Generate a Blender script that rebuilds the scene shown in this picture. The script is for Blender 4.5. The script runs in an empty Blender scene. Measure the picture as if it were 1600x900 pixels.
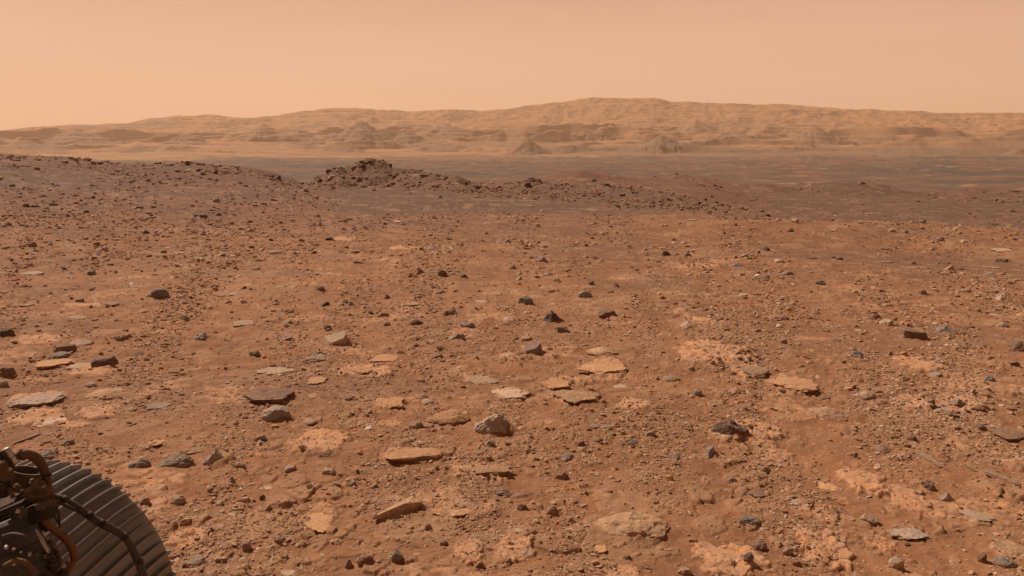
import bpy, math, random
import numpy as np
from mathutils import Vector, Matrix

scene = bpy.context.scene
COL = scene.collection
R_ = math.radians

# ------------------------------------------------------------------ camera
H = 1.4                      # eye height above the near ground, metres
F = 1280.0                   # focal length in pixels of the 1600 px wide photo
PITCH = math.atan(215.0 / F)
cam_d = bpy.data.cameras.new('camera')
cam_d.sensor_width = 36.0
cam_d.lens = 36.0 * F / 1600.0
cam_d.clip_start = 0.05
cam_d.clip_end = 60000
cam = bpy.data.objects.new('camera', cam_d)
COL.objects.link(cam)
cam.location = (0, 0, H)
cam.rotation_euler = (R_(90) - PITCH, 0, 0)
scene.camera = cam

# ------------------------------------------------------------------ light
SUN_EL, SUN_AZ = 47.0, -52.0          # azimuth from +Y (view direction), negative = left
SUN_DIR = Vector((math.sin(R_(SUN_AZ)) * math.cos(R_(SUN_EL)),
                  math.cos(R_(SUN_AZ)) * math.cos(R_(SUN_EL)), math.sin(R_(SUN_EL))))
sl = bpy.data.lights.new('sun', 'SUN')
sl.energy = 5.0
sl.angle = R_(0.5)
sl.color = (1.0, 0.93, 0.84)
so = bpy.data.objects.new('sun', sl)
COL.objects.link(so)
so.rotation_euler = SUN_DIR.to_track_quat('Z', 'Y').to_euler()

W = bpy.data.worlds.new('World')
scene.world = W
W.use_nodes = True
wt = W.node_tree
wt.nodes.clear()
wo = wt.nodes.new('ShaderNodeOutputWorld')
bg = wt.nodes.new('ShaderNodeBackground')
wt.links.new(bg.outputs[0], wo.inputs[0])
tc = wt.nodes.new('ShaderNodeTexCoord')
sx = wt.nodes.new('ShaderNodeSeparateXYZ')
wt.links.new(tc.outputs['Generated'], sx.inputs[0])
ramp = wt.nodes.new('ShaderNodeValToRGB')
# dusty sky: salmon near the horizon, browner higher up
SKY = [(0.0, (0.91, 0.545, 0.350)), (0.06, (0.925, 0.570, 0.385)), (0.13, (0.855, 0.505, 0.338)),
       (0.19, (0.72, 0.395, 0.255)), (0.34, (0.17, 0.108, 0.078)), (1.0, (0.085, 0.070, 0.060))]
el = ramp.color_ramp.elements
el[0].position, el[0].color = SKY[0][0], (*SKY[0][1], 1)
el[1].position, el[1].color = SKY[-1][0], (*SKY[-1][1], 1)
for p, c in SKY[1:-1]:
    e = el.new(p)
    e.color = (*c, 1)
wt.links.new(sx.outputs['Z'], ramp.inputs[0])
# brightness of the real sky model varies with the distance to the sun
sky = wt.nodes.new('ShaderNodeTexSky')
sky.sky_type = 'NISHITA'
sky.sun_disc = False
sky.sun_elevation = R_(SUN_EL)
sky.sun_rotation = R_(SUN_AZ)
sky.dust_density = 8.0
sky.air_density = 0.6
sbw = wt.nodes.new('ShaderNodeRGBToBW')
wt.links.new(sky.outputs[0], sbw.inputs[0])
sm = wt.nodes.new('ShaderNodeMath'); sm.operation = 'MULTIPLY_ADD'
sm.inputs[1].default_value = 0.010
sm.inputs[2].default_value = 0.93
wt.links.new(sbw.outputs[0], sm.inputs[0])
scl = wt.nodes.new('ShaderNodeMapping')
scl.inputs['Scale'].default_value = (1.2, 1.2, 9.0)
wt.links.new(tc.outputs['Generated'], scl.inputs[0])
nz = wt.nodes.new('ShaderNodeTexNoise')
nz.inputs['Scale'].default_value = 1.6
nz.inputs['Detail'].default_value = 4
wt.links.new(scl.outputs[0], nz.inputs['Vector'])
nm = wt.nodes.new('ShaderNodeMath'); nm.operation = 'MULTIPLY_ADD'
nm.inputs[1].default_value = 0.20
nm.inputs[2].default_value = -0.10
wt.links.new(nz.outputs['Fac'], nm.inputs[0])
ad = wt.nodes.new('ShaderNodeMath'); ad.operation = 'ADD'
wt.links.new(sm.outputs[0], ad.inputs[0])
wt.links.new(nm.outputs[0], ad.inputs[1])
wt.links.new(ramp.outputs[0], bg.inputs[0])
wt.links.new(ad.outputs[0], bg.inputs[1])

vs = scene.view_settings
vs.view_transform = 'Standard'
vs.look = 'None'
vs.exposure = 0.0
vs.gamma = 1.0
vs.use_curve_mapping = False
scene.cycles.volume_bounces = 1
scene.cycles.max_bounces = 5

# ------------------------------------------------------------------ helpers
FWD = Vector((0, math.cos(PITCH), -math.sin(PITCH)))
UPV = Vector((0, math.sin(PITCH), math.cos(PITCH)))
EYE = Vector((0, 0, H))

def at_depth(u, y, depth):
    return EYE + (FWD + Vector((1, 0, 0)) * ((u - 800) / F) + UPV * ((450 - y) / F)) * depth

def at_plane(u, y, z=0.0):
    d = FWD + Vector((1, 0, 0)) * ((u - 800) / F) + UPV * ((450 - y) / F)
    t = (z - H) / d.z
    return EYE + d * t

def sstep(a, b, x):
    t = np.clip((x - a) / (b - a), 0, 1)
    return t * t * (3 - 2 * t)

def _h2(ix, iy, s):
    n = (ix * 374761393 + iy * 668265263 + s * 982451653) & 0xffffffff
    n = ((n ^ (n >> 13)) * 1274126177) & 0xffffffff
    n = n ^ (n >> 16)
    return n

def h01(ix, iy, s):
    return _h2(ix, iy, s) / 4294967295.0

def gnoise(x, y, s=0):
    """gradient noise, about -1..1"""
    xi = np.floor(x).astype(np.int64); yi = np.floor(y).astype(np.int64)
    fx = x - xi; fy = y - yi
    u = fx * fx * fx * (fx * (fx * 6 - 15) + 10)
    v = fy * fy * fy * (fy * (fy * 6 - 15) + 10)
    def g(ix, iy, dx, dy):
        a = h01(ix, iy, s) * 6.2831853
        return np.cos(a) * dx + np.sin(a) * dy
    a = g(xi, yi, fx, fy); b = g(xi + 1, yi, fx - 1, fy)
    c = g(xi, yi + 1, fx, fy - 1); d = g(xi + 1, yi + 1, fx - 1, fy - 1)
    return ((a + (b - a) * u) * (1 - v) + (c + (d - c) * u) * v) * 1.5

def fbm(x, y, wl, octs, s=0, gain=0.5, ridged=False):
    out = np.zeros_like(x); amp = 1.0
    for o in range(octs):
        ca, sa = math.cos(0.6 * o + 0.3), math.sin(0.6 * o + 0.3)
        n = gnoise((x * ca - y * sa) / wl, (x * sa + y * ca) / wl, s + o * 17)
        if ridged:
            n = 1 - 2 * np.abs(n)
        out += n * amp
        amp *= gain; wl *= 0.5
    return out

def worley(x, y, wl, s=0):
    """returns F1, F2 and the id hash of the nearest cell, distances in cells"""
    x = x / wl; y = y / wl
    xi = np.floor(x).astype(np.int64); yi = np.floor(y).astype(np.int64)
    f1 = np.full(x.shape, 9.0); f2 = np.full(x.shape, 9.0); idh = np.zeros(x.shape)
    gx = np.zeros(x.shape); gy = np.zeros(x.shape)
    for i in (-1, 0, 1):
        for j in (-1, 0, 1):
            cx = xi + i; cy = yi + j
            px = cx + h01(cx, cy, s); py = cy + h01(cx, cy, s + 5)
            d = np.hypot(px - x, py - y)
            hh = h01(cx, cy, s + 11)
            m = d < f1
            f2 = np.where(m, f1, np.minimum(f2, d))
            f1 = np.where(m, d, f1)
            idh = np.where(m, hh, idh)
            gx = np.where(m, x - px, gx); gy = np.where(m, y - py, gy)
    return f1, f2, idh, gx, gy

def noise3(p, s=0):
    xi = np.floor(p).astype(np.int64); f = p - xi
    w = f * f * (3 - 2 * f)
    def hh(i, j, k):
        return h01(xi[:, 0] + i + (xi[:, 2] + k) * 57, xi[:, 1] + j + (xi[:, 2] + k) * 131, s)
    def L(a, b, t): return a + (b - a) * t
    x0 = L(L(hh(0,0,0), hh(1,0,0), w[:, 0]), L(hh(0,1,0), hh(1,1,0), w[:, 0]), w[:, 1])
    x1 = L(L(hh(0,0,1), hh(1,0,1), w[:, 0]), L(hh(0,1,1), hh(1,1,1), w[:, 0]), w[:, 1])
    return L(x0, x1, w[:, 2]) * 2 - 1

def fbm3(p, octs=4, s=0):
    o = np.zeros(len(p)); a = 1.0
    for k in range(octs):
        o += noise3(p * (2 ** k) + 3.1 * k, s + k * 7) * a
        a *= 0.5
    return o

def mesh_np(name, verts, faces, smooth=True):
    """verts (N,3) array, faces (M,k) array"""
    me = bpy.data.meshes.new(name)
    n, m, k = len(verts), len(faces), faces.shape[1]
    me.vertices.add(n); me.loops.add(m * k); me.polygons.add(m)
    me.vertices.foreach_set('co', np.ascontiguousarray(verts, dtype=np.float32).ravel())
    me.loops.foreach_set('vertex_index', np.ascontiguousarray(faces, dtype=np.int32).ravel())
    me.polygons.foreach_set('loop_start', np.arange(0, m * k, k, dtype=np.int32))
    me.polygons.foreach_set('use_smooth', np.full(m, smooth, dtype=bool))
    me.update(calc_edges=True)
    return me

def attr(me, name, vals):
    a = me.attributes.new(name, 'FLOAT', 'POINT')
    a.data.foreach_set('value', np.ascontiguousarray(vals, dtype=np.float32))

def link(name, me, mat=None, parent=None):
    o = bpy.data.objects.new(name, me)
    COL.objects.link(o)
    if mat: me.materials.append(mat)
    if parent: o.parent = parent
    return o

# ------------------------------------------------------------------ node helpers
class NT:
    def __init__(s, name):
        s.m = bpy.data.materials.new(name); s.m.use_nodes = True
        s.t = s.m.node_tree; s.t.nodes.clear()
        s.out = s.n('ShaderNodeOutputMaterial'); s.b = s.n('ShaderNodeBsdfPrincipled')
        s.l(s.b.outputs[0], s.out.inputs[0])
        s.b.inputs['Roughness'].default_value = 0.95
        s.b.inputs['Specular IOR Level'].default_value = 0.15
    def n(s, t): return s.t.nodes.new(t)
    def l(s, a, b): s.t.links.new(a, b)
    def noise(s, vec, scale, detail=5, rough=0.6, dist=0.0):
        n = s.n('ShaderNodeTexNoise'); n.inputs['Scale'].default_value = scale
        n.inputs['Detail'].default_value = detail; n.inputs['Roughness'].default_value = rough
        n.inputs['Distortion'].default_value = dist
        if vec is not None: s.l(vec, n.inputs['Vector'])
        return n.outputs['Fac']
    def ramp(s, fac, a, b, ca=0.0, cb=1.0):
        n = s.n('ShaderNodeMapRange'); n.interpolation_type = 'SMOOTHSTEP'
        n.inputs['From Min'].default_value = a; n.inputs['From Max'].default_value = b
        n.inputs['To Min'].default_value = ca; n.inputs['To Max'].default_value = cb
        s.l(fac, n.inputs['Value']); return n.outputs[0]
    def mix(s, fac, a, b, mode='MIX'):
        n = s.n('ShaderNodeMix'); n.data_type = 'RGBA'; n.blend_type = mode
        for v, i in ((fac, 0), (a, 6), (b, 7)):
            if hasattr(v, 'links') or hasattr(v, 'is_linked'): s.l(v, n.inputs[i])
            elif isinstance(v, tuple): n.inputs[i].default_value = (*v, 1)
            else: n.inputs[i].default_value = v
        return n.outputs[2]
    def math(s, op, a, b=0.0):
        n = s.n('ShaderNodeMath'); n.operation = op
        for v, i in ((a, 0), (b, 1)):
            if hasattr(v, 'is_linked'): s.l(v, n.inputs[i])
            else: n.inputs[i].default_value = v
        return n.outputs[0]
    def attr(s, name):
        n = s.n('ShaderNodeAttribute'); n.attribute_name = name
        return n.outputs['Fac']
    def bump(s, h, strength, dist):
        n = s.n('ShaderNodeBump'); n.inputs['Strength'].default_value = strength
        n.inputs['Distance'].default_value = dist
        s.l(h, n.inputs['Height']); s.l(n.outputs[0], s.b.inputs['Normal'])

# ------------------------------------------------------------------ terrain
def U(X, Y):
    Ys = np.maximum(Y, 0.05 * np.abs(X) + 1e-3)
    return 800 + F / math.cos(PITCH) * X / Ys

def zc(yc, rc): return H - (yc - 235.0) / F * rc

LEFT_U = [-900, -300, 0, 60, 105, 125, 150, 250, 290, 350, 390, 420, 440, 470, 520]
LEFT_Y = [225, 236, 240, 244, 246, 250, 254, 256, 253, 258, 263, 269, 278, 288, 305]
LEFT_S = [-900, -300, 0, 200, 400, 520, 620, 700]
LEFT_T = [225, 236, 241, 251, 267, 281, 288, 290]
RID_U = [455, 490, 510, 528, 548, 560, 568, 600, 612, 640, 680, 712, 738, 770, 800, 850, 900, 950, 1000, 1060, 1110, 1180, 1250]
RID_Y = [300, 281, 268, 262, 261, 252, 250, 251, 262, 269, 273, 275, 288, 286, 287, 289, 291, 293, 299, 306, 311, 318, 345]
RID_R = [38, 37, 36.5, 36, 36, 36, 36, 35.5, 35, 33.5, 32, 31, 30, 29, 28, 27, 26, 25, 24, 23, 22, 20.5, 18.5]
BAS_R = [35, 33.5, 33, 32.5, 32.5, 32.5, 32.5, 32, 31.5, 30, 28, 26.5, 25.5, 24.5, 23.5, 22.5, 21.5, 20.5, 19.5, 18.7, 18.2, 17.6, 17]

PATCH = [  # pale bedrock showing level with the soil: x0, x1, y0, y1 in the photo, strength
 (20,100,524,541,.8),(100,190,574,592,1),(58,112,564,578,1),(15,105,617,638,.9),(12,100,643,672,1.1),(125,190,636,660,1),(90,146,658,676,.9),
 (2,95,590,606,.5),(520,628,566,592,1),(588,637,622,646,1),(450,546,672,716,.95),(380,440,700,716,.6),(590,650,700,728,.7),
 (668,735,643,668,.9),(700,760,720,752,.8),(728,800,726,752,.9),(843,892,593,613,.5),(855,945,610,637,.7),(900,980,560,590,.8),
 (768,830,604,628,.6),(955,1020,622,642,.8),(1045,1170,540,576,1),(1140,1200,573,598,1),(1100,1225,655,700,.8),(1195,1278,588,614,.9),
 (1395,1460,615,636,1),(1460,1550,618,640,1),(1400,1480,562,590,.8),(1480,1600,596,620,.7),(1315,1384,728,776,1.1),(1380,1448,756,802,.8),
 (1240,1336,826,892,1.15),(1345,1400,830,860,.7),(1080,1205,845,905,1),(705,762,843,890,1),(768,842,842,888,1),(936,1005,880,925,.9),
 (380,470,795,850,.5),(258,332,826,858,1),(471,530,788,838,.7),(688,728,783,822,.7),(380,440,860,900,.5),(1545,1600,836,872,.9),(1497,1552,802,818,.7),
 (860,970,585,600,.7),(1270,1340,560,580,.4),(980,1060,590,600,.4),(1500,1580,680,700,.4),(220,320,655,690,.35),(600,680,386,391,1.2),
 (517,560,371,376,1),(95,170,474,480,.9),(1050,1130,416,421,.8),(1400,1480,895,930,.8),(560,640,655,668,.6),(20,130,640,656,.5),
 (1180,1240,690,720,.6),(1195,1280,640,660,.5),(760,830,660,700,.35),(1020,1080,780,800,.4),(1080,1180,600,612,.3),(1550,1600,500,520,.5),
 (1290,1400,470,480,.4),(930,1010,505,512,.5),(430,520,440,447,.4),(1440,1580,455,470,.4),(160,250,640,652,.4),(820,900,655,672,.5)]
PW = []
for (a, b, c, d, s_) in PATCH:
    p0 = at_plane((a + b) / 2, d); p1 = at_plane((a + b) / 2, c); pl = at_plane(a, (c + d) / 2); pr = at_plane(b, (c + d) / 2)
    PW.append(((pl.x + pr.x) / 2, (p0.y + p1.y) / 2, (pr.x - pl.x) / 2, (p1.y - p0.y) / 2, s_))

def terrain(X, Y, want=False):
    X = np.asarray(X, float); Y = np.asarray(Y, float)
    r = np.hypot(X, Y); u = U(X, Y)
    front = sstep(0.1, 0.45, Y / np.maximum(r, 1e-6))
    jit = fbm(X, Y, 9.0, 3, 3)
    z = np.zeros_like(r)
    # gentle ground undulation, long dips and swells
    z += 0.055 * gnoise(X / 3.7, Y / 3.1, 21) * sstep(2, 7, r) + 0.012 * gnoise(X / 1.1, Y / 1.0, 22)
    z += 0.10 * gnoise(X / 9.0 + 2, Y / 7.0, 24) * sstep(6, 18, r) * (1 - sstep(500, 720, u) * (1 - sstep(980, 1150, u)) * sstep(15, 19, r))
    # left hill
    zl_d = zc(np.interp(u, LEFT_U, LEFT_Y), 34.0) + 0.035 * jit
    zl_s = zc(np.interp(u, LEFT_S, LEFT_T), 34.0) + 0.035 * jit
    wd = sstep(25, 32.5, r + .8 * jit)
    zl = np.maximum(zl_s * (1 - wd) + zl_d * wd, 0)
    hill_w = 1 - sstep(400, 560, u)
    prof = sstep(8.5, 34, r) ** 1.1
    zl_all = zl * prof * front * (1 - sstep(520, 640, u))
    z += zl_all
    # right-hand fall behind the bright lip
    fall = sstep(1010, 1180, u) * front
    z += -fall * np.clip((r - 16.5), 0, 45) * 0.030
    # hollow with smooth sand in the lip of the slope, right
    hol = sstep(1130, 1280, u) * front * np.exp(-((r - 12.4 - 0.3 * jit) / 1.3) ** 2)
    z -= 0.10 * hol
    lip = sstep(1000, 1120, u) * front * np.exp(-((r - 15.4 - 0.6 * jit) / 1.2) ** 2)
    z += 0.10 * lip
    # middle ridge
    rc = np.interp(u, RID_U, RID_R); rb = np.interp(u, RID_U, BAS_R)
    yc = np.interp(u, RID_U, RID_Y) + 1.5
    zr = zc(yc, rc)
    jr = 0.8 * gnoise(X / 2.3, Y / 2.3, 31) + 0.4 * gnoise(X / 0.9, Y / 0.9, 32)
    fr = np.clip((r + jr - rb) / np.maximum(rc - rb, .5), 0, 1)
    bk = 1 - sstep(0.2, 4.5, r - rc)
    rid_on = sstep(452, 500, u) * (1 - sstep(1010, 1210, u)) * front
    rp = (0.55 * fr + 0.45 * fr * fr) * bk
    rid = rid_on * rp
    rock_n = 0.17 * np.abs(fbm(X, Y, 1.3, 5, 41)) + 0.13 * (np.floor(3.0 * (gnoise(X / 1.6, Y / .8, 43) + 1)) / 3.0 - .7)
    z = z * (1 - rid_on * sstep(0, .3, fr)) + rid * zr + rid * rock_n * 0.8 * sstep(0.03, .3, fr)
    # small mound inside the hollow and hill behind the ridge
    pm = at_plane(705, 320); z += 0.16 * np.exp(-(((X - pm.x) / 1.6) ** 2 + ((Y - pm.y) / 1.2) ** 2)) * (1 + .5 * jr)
    h2 = 0.42 * np.exp(-((u - 893) / 55.0) ** 2 * 1.0 - ((r - 38) / 4.0) ** 2)
    h2 += 0.22 * np.exp(-((u - 965) / 60.0) ** 2 - ((r - 40) / 4.0) ** 2)
    z += h2 * front * (1 + 0.3 * jr)
    # beyond the near plateau the ground falls into the wide valley
    base = -0.30 * sstep(36, 52, r) * (1 - fall)
    z += base * 1.6
    far = sstep(52, 62, r)
    hillw_back = hill_w * front * sstep(34.5, 60, r)
    z -= hillw_back * (zl + 1.0)
    vz = -1.45 - 13.55 * np.clip((r - 60) / 320.0, 0, 1)
    z = z * (1 - far) + (vz + 0.0) * far
    # brown mounds right of the ridge
    for (mu, mr, mh, wu, wr) in ((1330, 50, .50, 60, 4), (1390, 52, .18, 45, 3), (1200, 48, .36, 35, 4), (1280, 54, .4, 60, 4), (1080, 52, .25, 120, 6),
                                (1545, 54, .33, 60, 5), (1480, 60, .2, 120, 6), (1650, 52, .3, 60, 6), (1030, 56, .1, 60, 5)):
        z += mh * np.exp(-((u - mu) / wu) ** 2 - ((r - mr) / wr) ** 2) * (1 + 0.55 * jr) * front
    # far plain relief
    pr_ = sstep(70, 260, r)
    z += pr_ * np.clip(r / 520, .5, 2.3) * (1.5 * fbm(X, Y * 1.0, 130.0, 5, 61, .55) + 0.9 * np.maximum(fbm(X, Y, 60, 4, 63, .6), 0) + .35 * fbm(X, Y, 24, 3, 64, .6, True))
    hum = sstep(900, 1900, r)
    z += hum * 7.0 * np.maximum(fbm(X, Y, 210, 4, 67, .55) + .15, 0) - hum * 2.0
    # ---- fine relief
    near = 1 - sstep(45, 75, r)
    sand_hollow = sstep(470, 560, u) * (1 - sstep(1000, 1110, u)) * sstep(17.4, 19.5, r + .7 * jit) * (1 - sstep(-.02, .08, fr)) * (r < 37)
    sand_right = sstep(1120, 1260, u) * front * (np.exp(-((r - 12.3 - 0.5 * jit) / 1.1) ** 4) + sstep(17.0, 18.5, r + .5 * jit) * .75)
    sand_left = hill_w * front * np.exp(-((r - 24 - 1.5 * jit) / 3.5) ** 2) * sstep(0.0, .6, gnoise(X / 5 + 3, Y / 5, 71) + .35) * .7
    dune = sstep(0.18, 0.6, gnoise(X / 2.6 + 7, Y / 1.7, 73) + 0.25 * gnoise(X / .7, Y / .5, 74)) * .8
    sand = np.clip(np.maximum.reduce([sand_hollow, sand_right * front, sand_left, dune * sstep(2, 4, r) * .62]), 0, 1) * near
    rough = (1 - 0.85 * sand) * near
    for wl, amp, s in ((0.9, .010, 81), (0.42, .008, 82), (0.2, .0065, 83), (0.1, .0045, 84), (0.05, .0026, 85), (0.026, .0014, 86)):
        m = r < wl * 420
        if m.any():
            n = gnoise(X[m] / wl + s, Y[m] / wl, s)
            z[m] += amp * n * rough[m] * (1 + sstep(8, 30, r[m]))
    # broken, flaky crust
    flake = np.zeros_like(r)
    for wl, amp, s, lim in ((0.30, 0.007, 91, 60), (0.12, 0.013, 92, 26), (0.055, 0.010, 93, 12), (0.028, .006, 94, 5.5)):
        m = r < lim
        if not m.any(): continue
        xx = X[m] + 0.3 * wl * gnoise(X[m] / wl / 1.4, Y[m] / wl / 1.4, s + 50); yy = Y[m]
        f1, f2, idh, gx, gy = worley(xx, yy, wl, s)
        edge = sstep(0.04, 0.20, f2 - f1)
        cl = sstep(-0.05, 0.45, gnoise(X[m] / (wl * 5) + s, Y[m] / (wl * 4), s + 3) + .2)
        hgt = np.where(idh > 0.45, (idh - .45) * 1.8, 0)
        fl = edge * hgt * cl
        z[m] += amp * rough[m] * fl * (1 + 0.9 * (gx * np.cos(idh * 40) + gy * np.sin(idh * 40)))
        flake[m] = np.maximum(flake[m], fl * (idh > .6))
    # level bedrock
    slab = np.zeros_like(r)
    for k, (cx, cy, a, b, s_) in enumerate(PW):
        m = (np.abs(X - cx) < a * 1.7) & (np.abs(Y - cy) < b * 1.7)
        if not m.any(): continue
        x, y = X[m], Y[m]
        sc = max(a, b)
        q = np.hypot((x - cx) / a, (y - cy) / b) + 0.30 * gnoise(x / sc * 1.6 + k, y / sc * 1.6, 101) + 0.22 * gnoise(x / sc * 5 + k, y / sc * 5, 102) + .10 * gnoise(x / .05, y / .05, 103)
        v = (1 - sstep(0.74, 1.0, q)) * s_
        f1, f2, idh, gx, gy = worley(x + .03 * gnoise(x / .06, y / .06, 105), y, min(0.09, sc * .4), 104)
        crack = 1 - sstep(0.015, .07, f2 - f1)
        z[m] += v * min(0.016, .06 * sc) * (1.0 + .5 * gnoise(x / sc, y / sc, 107)) + v * (0.005 * idh - 0.006 * crack)
        slab[m] = np.maximum(slab[m], v * (1 - .62 * crack) * (0.72 + .5 * idh))
    m = (r > 1.5) & (r < 16)
    fp = np.zeros_like(r)
    if m.any():
        x, y = X[m], Y[m]
        q = gnoise(x / .62, y / .55, 151) + .45 * gnoise(x / .22, y / .2, 152) + .25 * gnoise(x / .07, y / .06, 153)
        v = sstep(.34, .66, q) * .80 * (1 - sstep(11, 16, r[m]))
        fp[m] = v; z[m] += v * .006
        slab[m] = np.maximum(slab[m], v * (.7 + .5 * gnoise(x / .05, y / .05, 154)))
    if not want:
        return z
    ridge_m = np.clip(rid_on * sstep(0.02, .15, fr) * (1 - sstep(3, 6, r - rc)), 0, 1)
    plain = sstep(48, 170, r + 12 * jit)
    return z, dict(slab=slab, sand=sand, rubble=ridge_m, plain=plain, flake=flake * near)

def build_ground():
    rs = list(np.linspace(0.3, 2.25, 26)[:-1])
    rs += list(H * F / np.arange(796, 71, -1.05))
    r0 = rs[-1]
    rs += list(np.arange(r0 + 0.11, 42, 0.11)); rs += list(np.arange(42.2, 70, 0.35))
    rs += list(np.geomspace(70.5, 2300, 190)); rs += list(np.geomspace(2400, 6900, 10))
    rs = np.array(rs)
    fine = np.arange(-36.5, 36.5001, 0.064)
    side = np.arange(36.65, 62, .2)
    coarse = np.arange(63.5, 297, 2.1)
    th = np.radians(np.concatenate([fine, side, coarse, 360 - side[::-1]]))
    n, m = len(rs), len(th)
    T, Rr = np.meshgrid(th, rs)
    X = (Rr * np.sin(T)).ravel(); Y = (Rr * np.cos(T)).ravel()
    Z, at = terrain(X, Y, True)
    far = np.hypot(X, Y) > 5800
    Z[far] = -15
    V = np.stack([X, Y, Z], 1)
    V = np.vstack([V, [[0, 0, float(Z[:m].mean())]]])
    i = np.arange(n - 1)[:, None] * m; j = np.arange(m)[None, :]; j2 = (j + 1) % m
    Fq = np.stack([i + j, i + m + j, i + m + j2, i + j2], -1).reshape(-1, 4)[:, ::-1]
    me = mesh_np('ground', V, Fq)
    for k, v in at.items():
        attr(me, k, np.append(v, 0))
    return me

def ground_material():
    s = NT('martian_soil')
    g = s.n('ShaderNodeNewGeometry'); P = g.outputs['Position']
    n1 = s.noise(P, 0.9, 6, .62); n2 = s.noise(P, 6.0, 6, .65); n3 = s.noise(P, 45.0, 5, .7); n4 = s.noise(P, 0.12, 4, .55)
    soil = s.mix(s.ramp(n1, .38, .62), (0.224, 0.093, 0.042), (0.292, 0.119, 0.052))
    soil = s.mix(s.ramp(n2, .40, .66, 0, .55), soil, (0.39, 0.176, 0.085))
    soil = s.mix(s.ramp(n4, .42, .60, 0, .35), soil, (0.200, 0.089, 0.047))
    sandc = s.mix(s.ramp(n1, .35, .65), (0.155, 0.078, 0.047), (0.200, 0.090, 0.048))
    c = s.mix(s.math('MULTIPLY', s.attr('sand'), 0.75), soil, sandc)
    # distance from the plateau edge: browner soil on the slopes
    ln = s.n('ShaderNodeVectorMath'); ln.operation = 'LENGTH'; s.l(P, ln.inputs[0])
    D = ln.outputs['Value']
    c = s.mix(s.ramp(s.math('ADD', D, s.math('MULTIPLY', s.math('SUBTRACT', n4, .5), 14.0)), 8, 24, 0, .74), c, (0.150, 0.074, 0.046))
    c = s.mix(s.math('MULTIPLY', s.math('MULTIPLY', s.attr('sand'), s.ramp(D, 13, 18)), .8), c, (0.138, 0.073, 0.044))
    fl = s.math('MULTIPLY', s.attr('flake'), 0.55)
    c = s.mix(fl, c, (0.40, 0.215, 0.115))
    slabc = s.mix(s.ramp(n2, .38, .62), (0.585, 0.268, 0.126), (0.50, 0.252, 0.134))
    slabc = s.mix(s.ramp(s.noise(P, 22.0, 4, .6), .52, .66, 0, .7), slabc, (0.37, 0.235, 0.165))
    sm_ = s.ramp(s.math('ADD', s.attr('slab'), s.math('MULTIPLY', s.math('SUBTRACT', n3, .5), .9)), .22, .95, 0, .92)
    c = s.mix(sm_, c, slabc)
    rub = s.mix(s.ramp(n2, .40, .6), (0.140, 0.076, 0.049), (0.200, 0.100, 0.058))
    c = s.mix(s.math('MULTIPLY', s.attr('rubble'), .85), c, rub)
    # valley floor: dark dune fields and pale bars
    mp = s.n('ShaderNodeMapping'); mp.inputs['Scale'].default_value = (0.8, 1, 1); s.l(P, mp.inputs[0])
    pA = s.noise(mp.outputs[0], 0.0052, 7, .62, .4); pB = s.noise(mp.outputs[0], 0.020, 6, .65, .6); pC = s.noise(mp.outputs[0], 0.06, 5, .65)
    pl = s.mix(s.ramp(pB, .36, .62), (0.128, 0.072, 0.048), (0.190, 0.095, 0.055))
    pl = s.mix(s.ramp(pA, .48, .60, 0, .85), pl, (0.090, 0.066, 0.052))
    pl = s.mix(s.ramp(pC, .55, .66, 0, .6), pl, (0.42, 0.22, 0.12))
    pl = s.mix(s.ramp(s.noise(P, 0.0085, 5, .6, .3), .54, .68, 0, .5), pl, (0.085, 0.070, 0.060))
    orange = s.mix(s.ramp(pB, .4, .6), (0.42, 0.205, 0.085), (0.34, 0.17, 0.078))
    sp = s.n('ShaderNodeSeparateXYZ'); s.l(P, sp.inputs[0])
    # the ochre apron of the hills reaches nearer on the left
    apron = s.math('ADD', D, s.math('MULTIPLY', sp.outputs['X'], -1.2))
    apron = s.math('ADD', apron, s.math('MULTIPLY', s.math('SUBTRACT', pA, .5), 1800))
    apron = s.math('ADD', apron, s.math('MULTIPLY', s.math('SUBTRACT', s.noise(P, 0.0014, 3, .5), .5), 5200))
    pl = s.mix(s.ramp(apron, 1200, 2600, 0, .9), pl, orange)
    c = s.mix(s.attr('plain'), c, pl)
    s.l(c, s.b.inputs['Base Color'])
    h = s.math('ADD', s.math('MULTIPLY', n3, .6), s.noise(P, 150, 5, .8))
    s.bump(h, .6, .006)
    return s.m

ground = link('ground', build_ground(), ground_material())
ground['kind'] = 'structure'

# ------------------------------------------------------------------ far hills
SKY_U = [-900,-300,0,65,130,200,240,280,325,370,410,460,525,590,645,700,750,800,830,880,920,965,1015,1050,1090,1150,1225,1300,1375,1430,1460,1525,1600,1900,2500]
SKY_Y = [225,214,205,199,196.5,194,186,182,180,185,184,177.5,171.5,172,175.5,172,174,171,166,161,155,156,155,161,163,163.5,166.5,171,174,175,179,177.5,179.5,184,205]
BUTTES = [(570,191,60,3000,1),(430,197,60,3250,1),(330,213,55,2850,.8),(200,208,75,2950,.8),(825,221,30,2250,1),(930,207,42,2900,1.4),
          (955,194,42,3200,1),(1030,213,44,2380,1),(1245,203,60,2900,1),(1500,206,40,2950,1),(50,222,55,2650,.8),
          (1475,235,26,2300,1),(1238,226,22,2450,.8),(150,224,60,2600,.8),(700,226,80,2450,.8),(270,228,50,2480,.8),(1130,206,90,2850,.7),
          (1400,215,120,2750,.6),(1580,190,50,3500,.8),(700,196,90,3150,.9),(480,206,60,2950,.8),(640,208,55,2850,.9),(1180,196,120,3200,.7),(1080,190,80,3500,.8),(90,208,70,3200,.7)]

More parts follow.
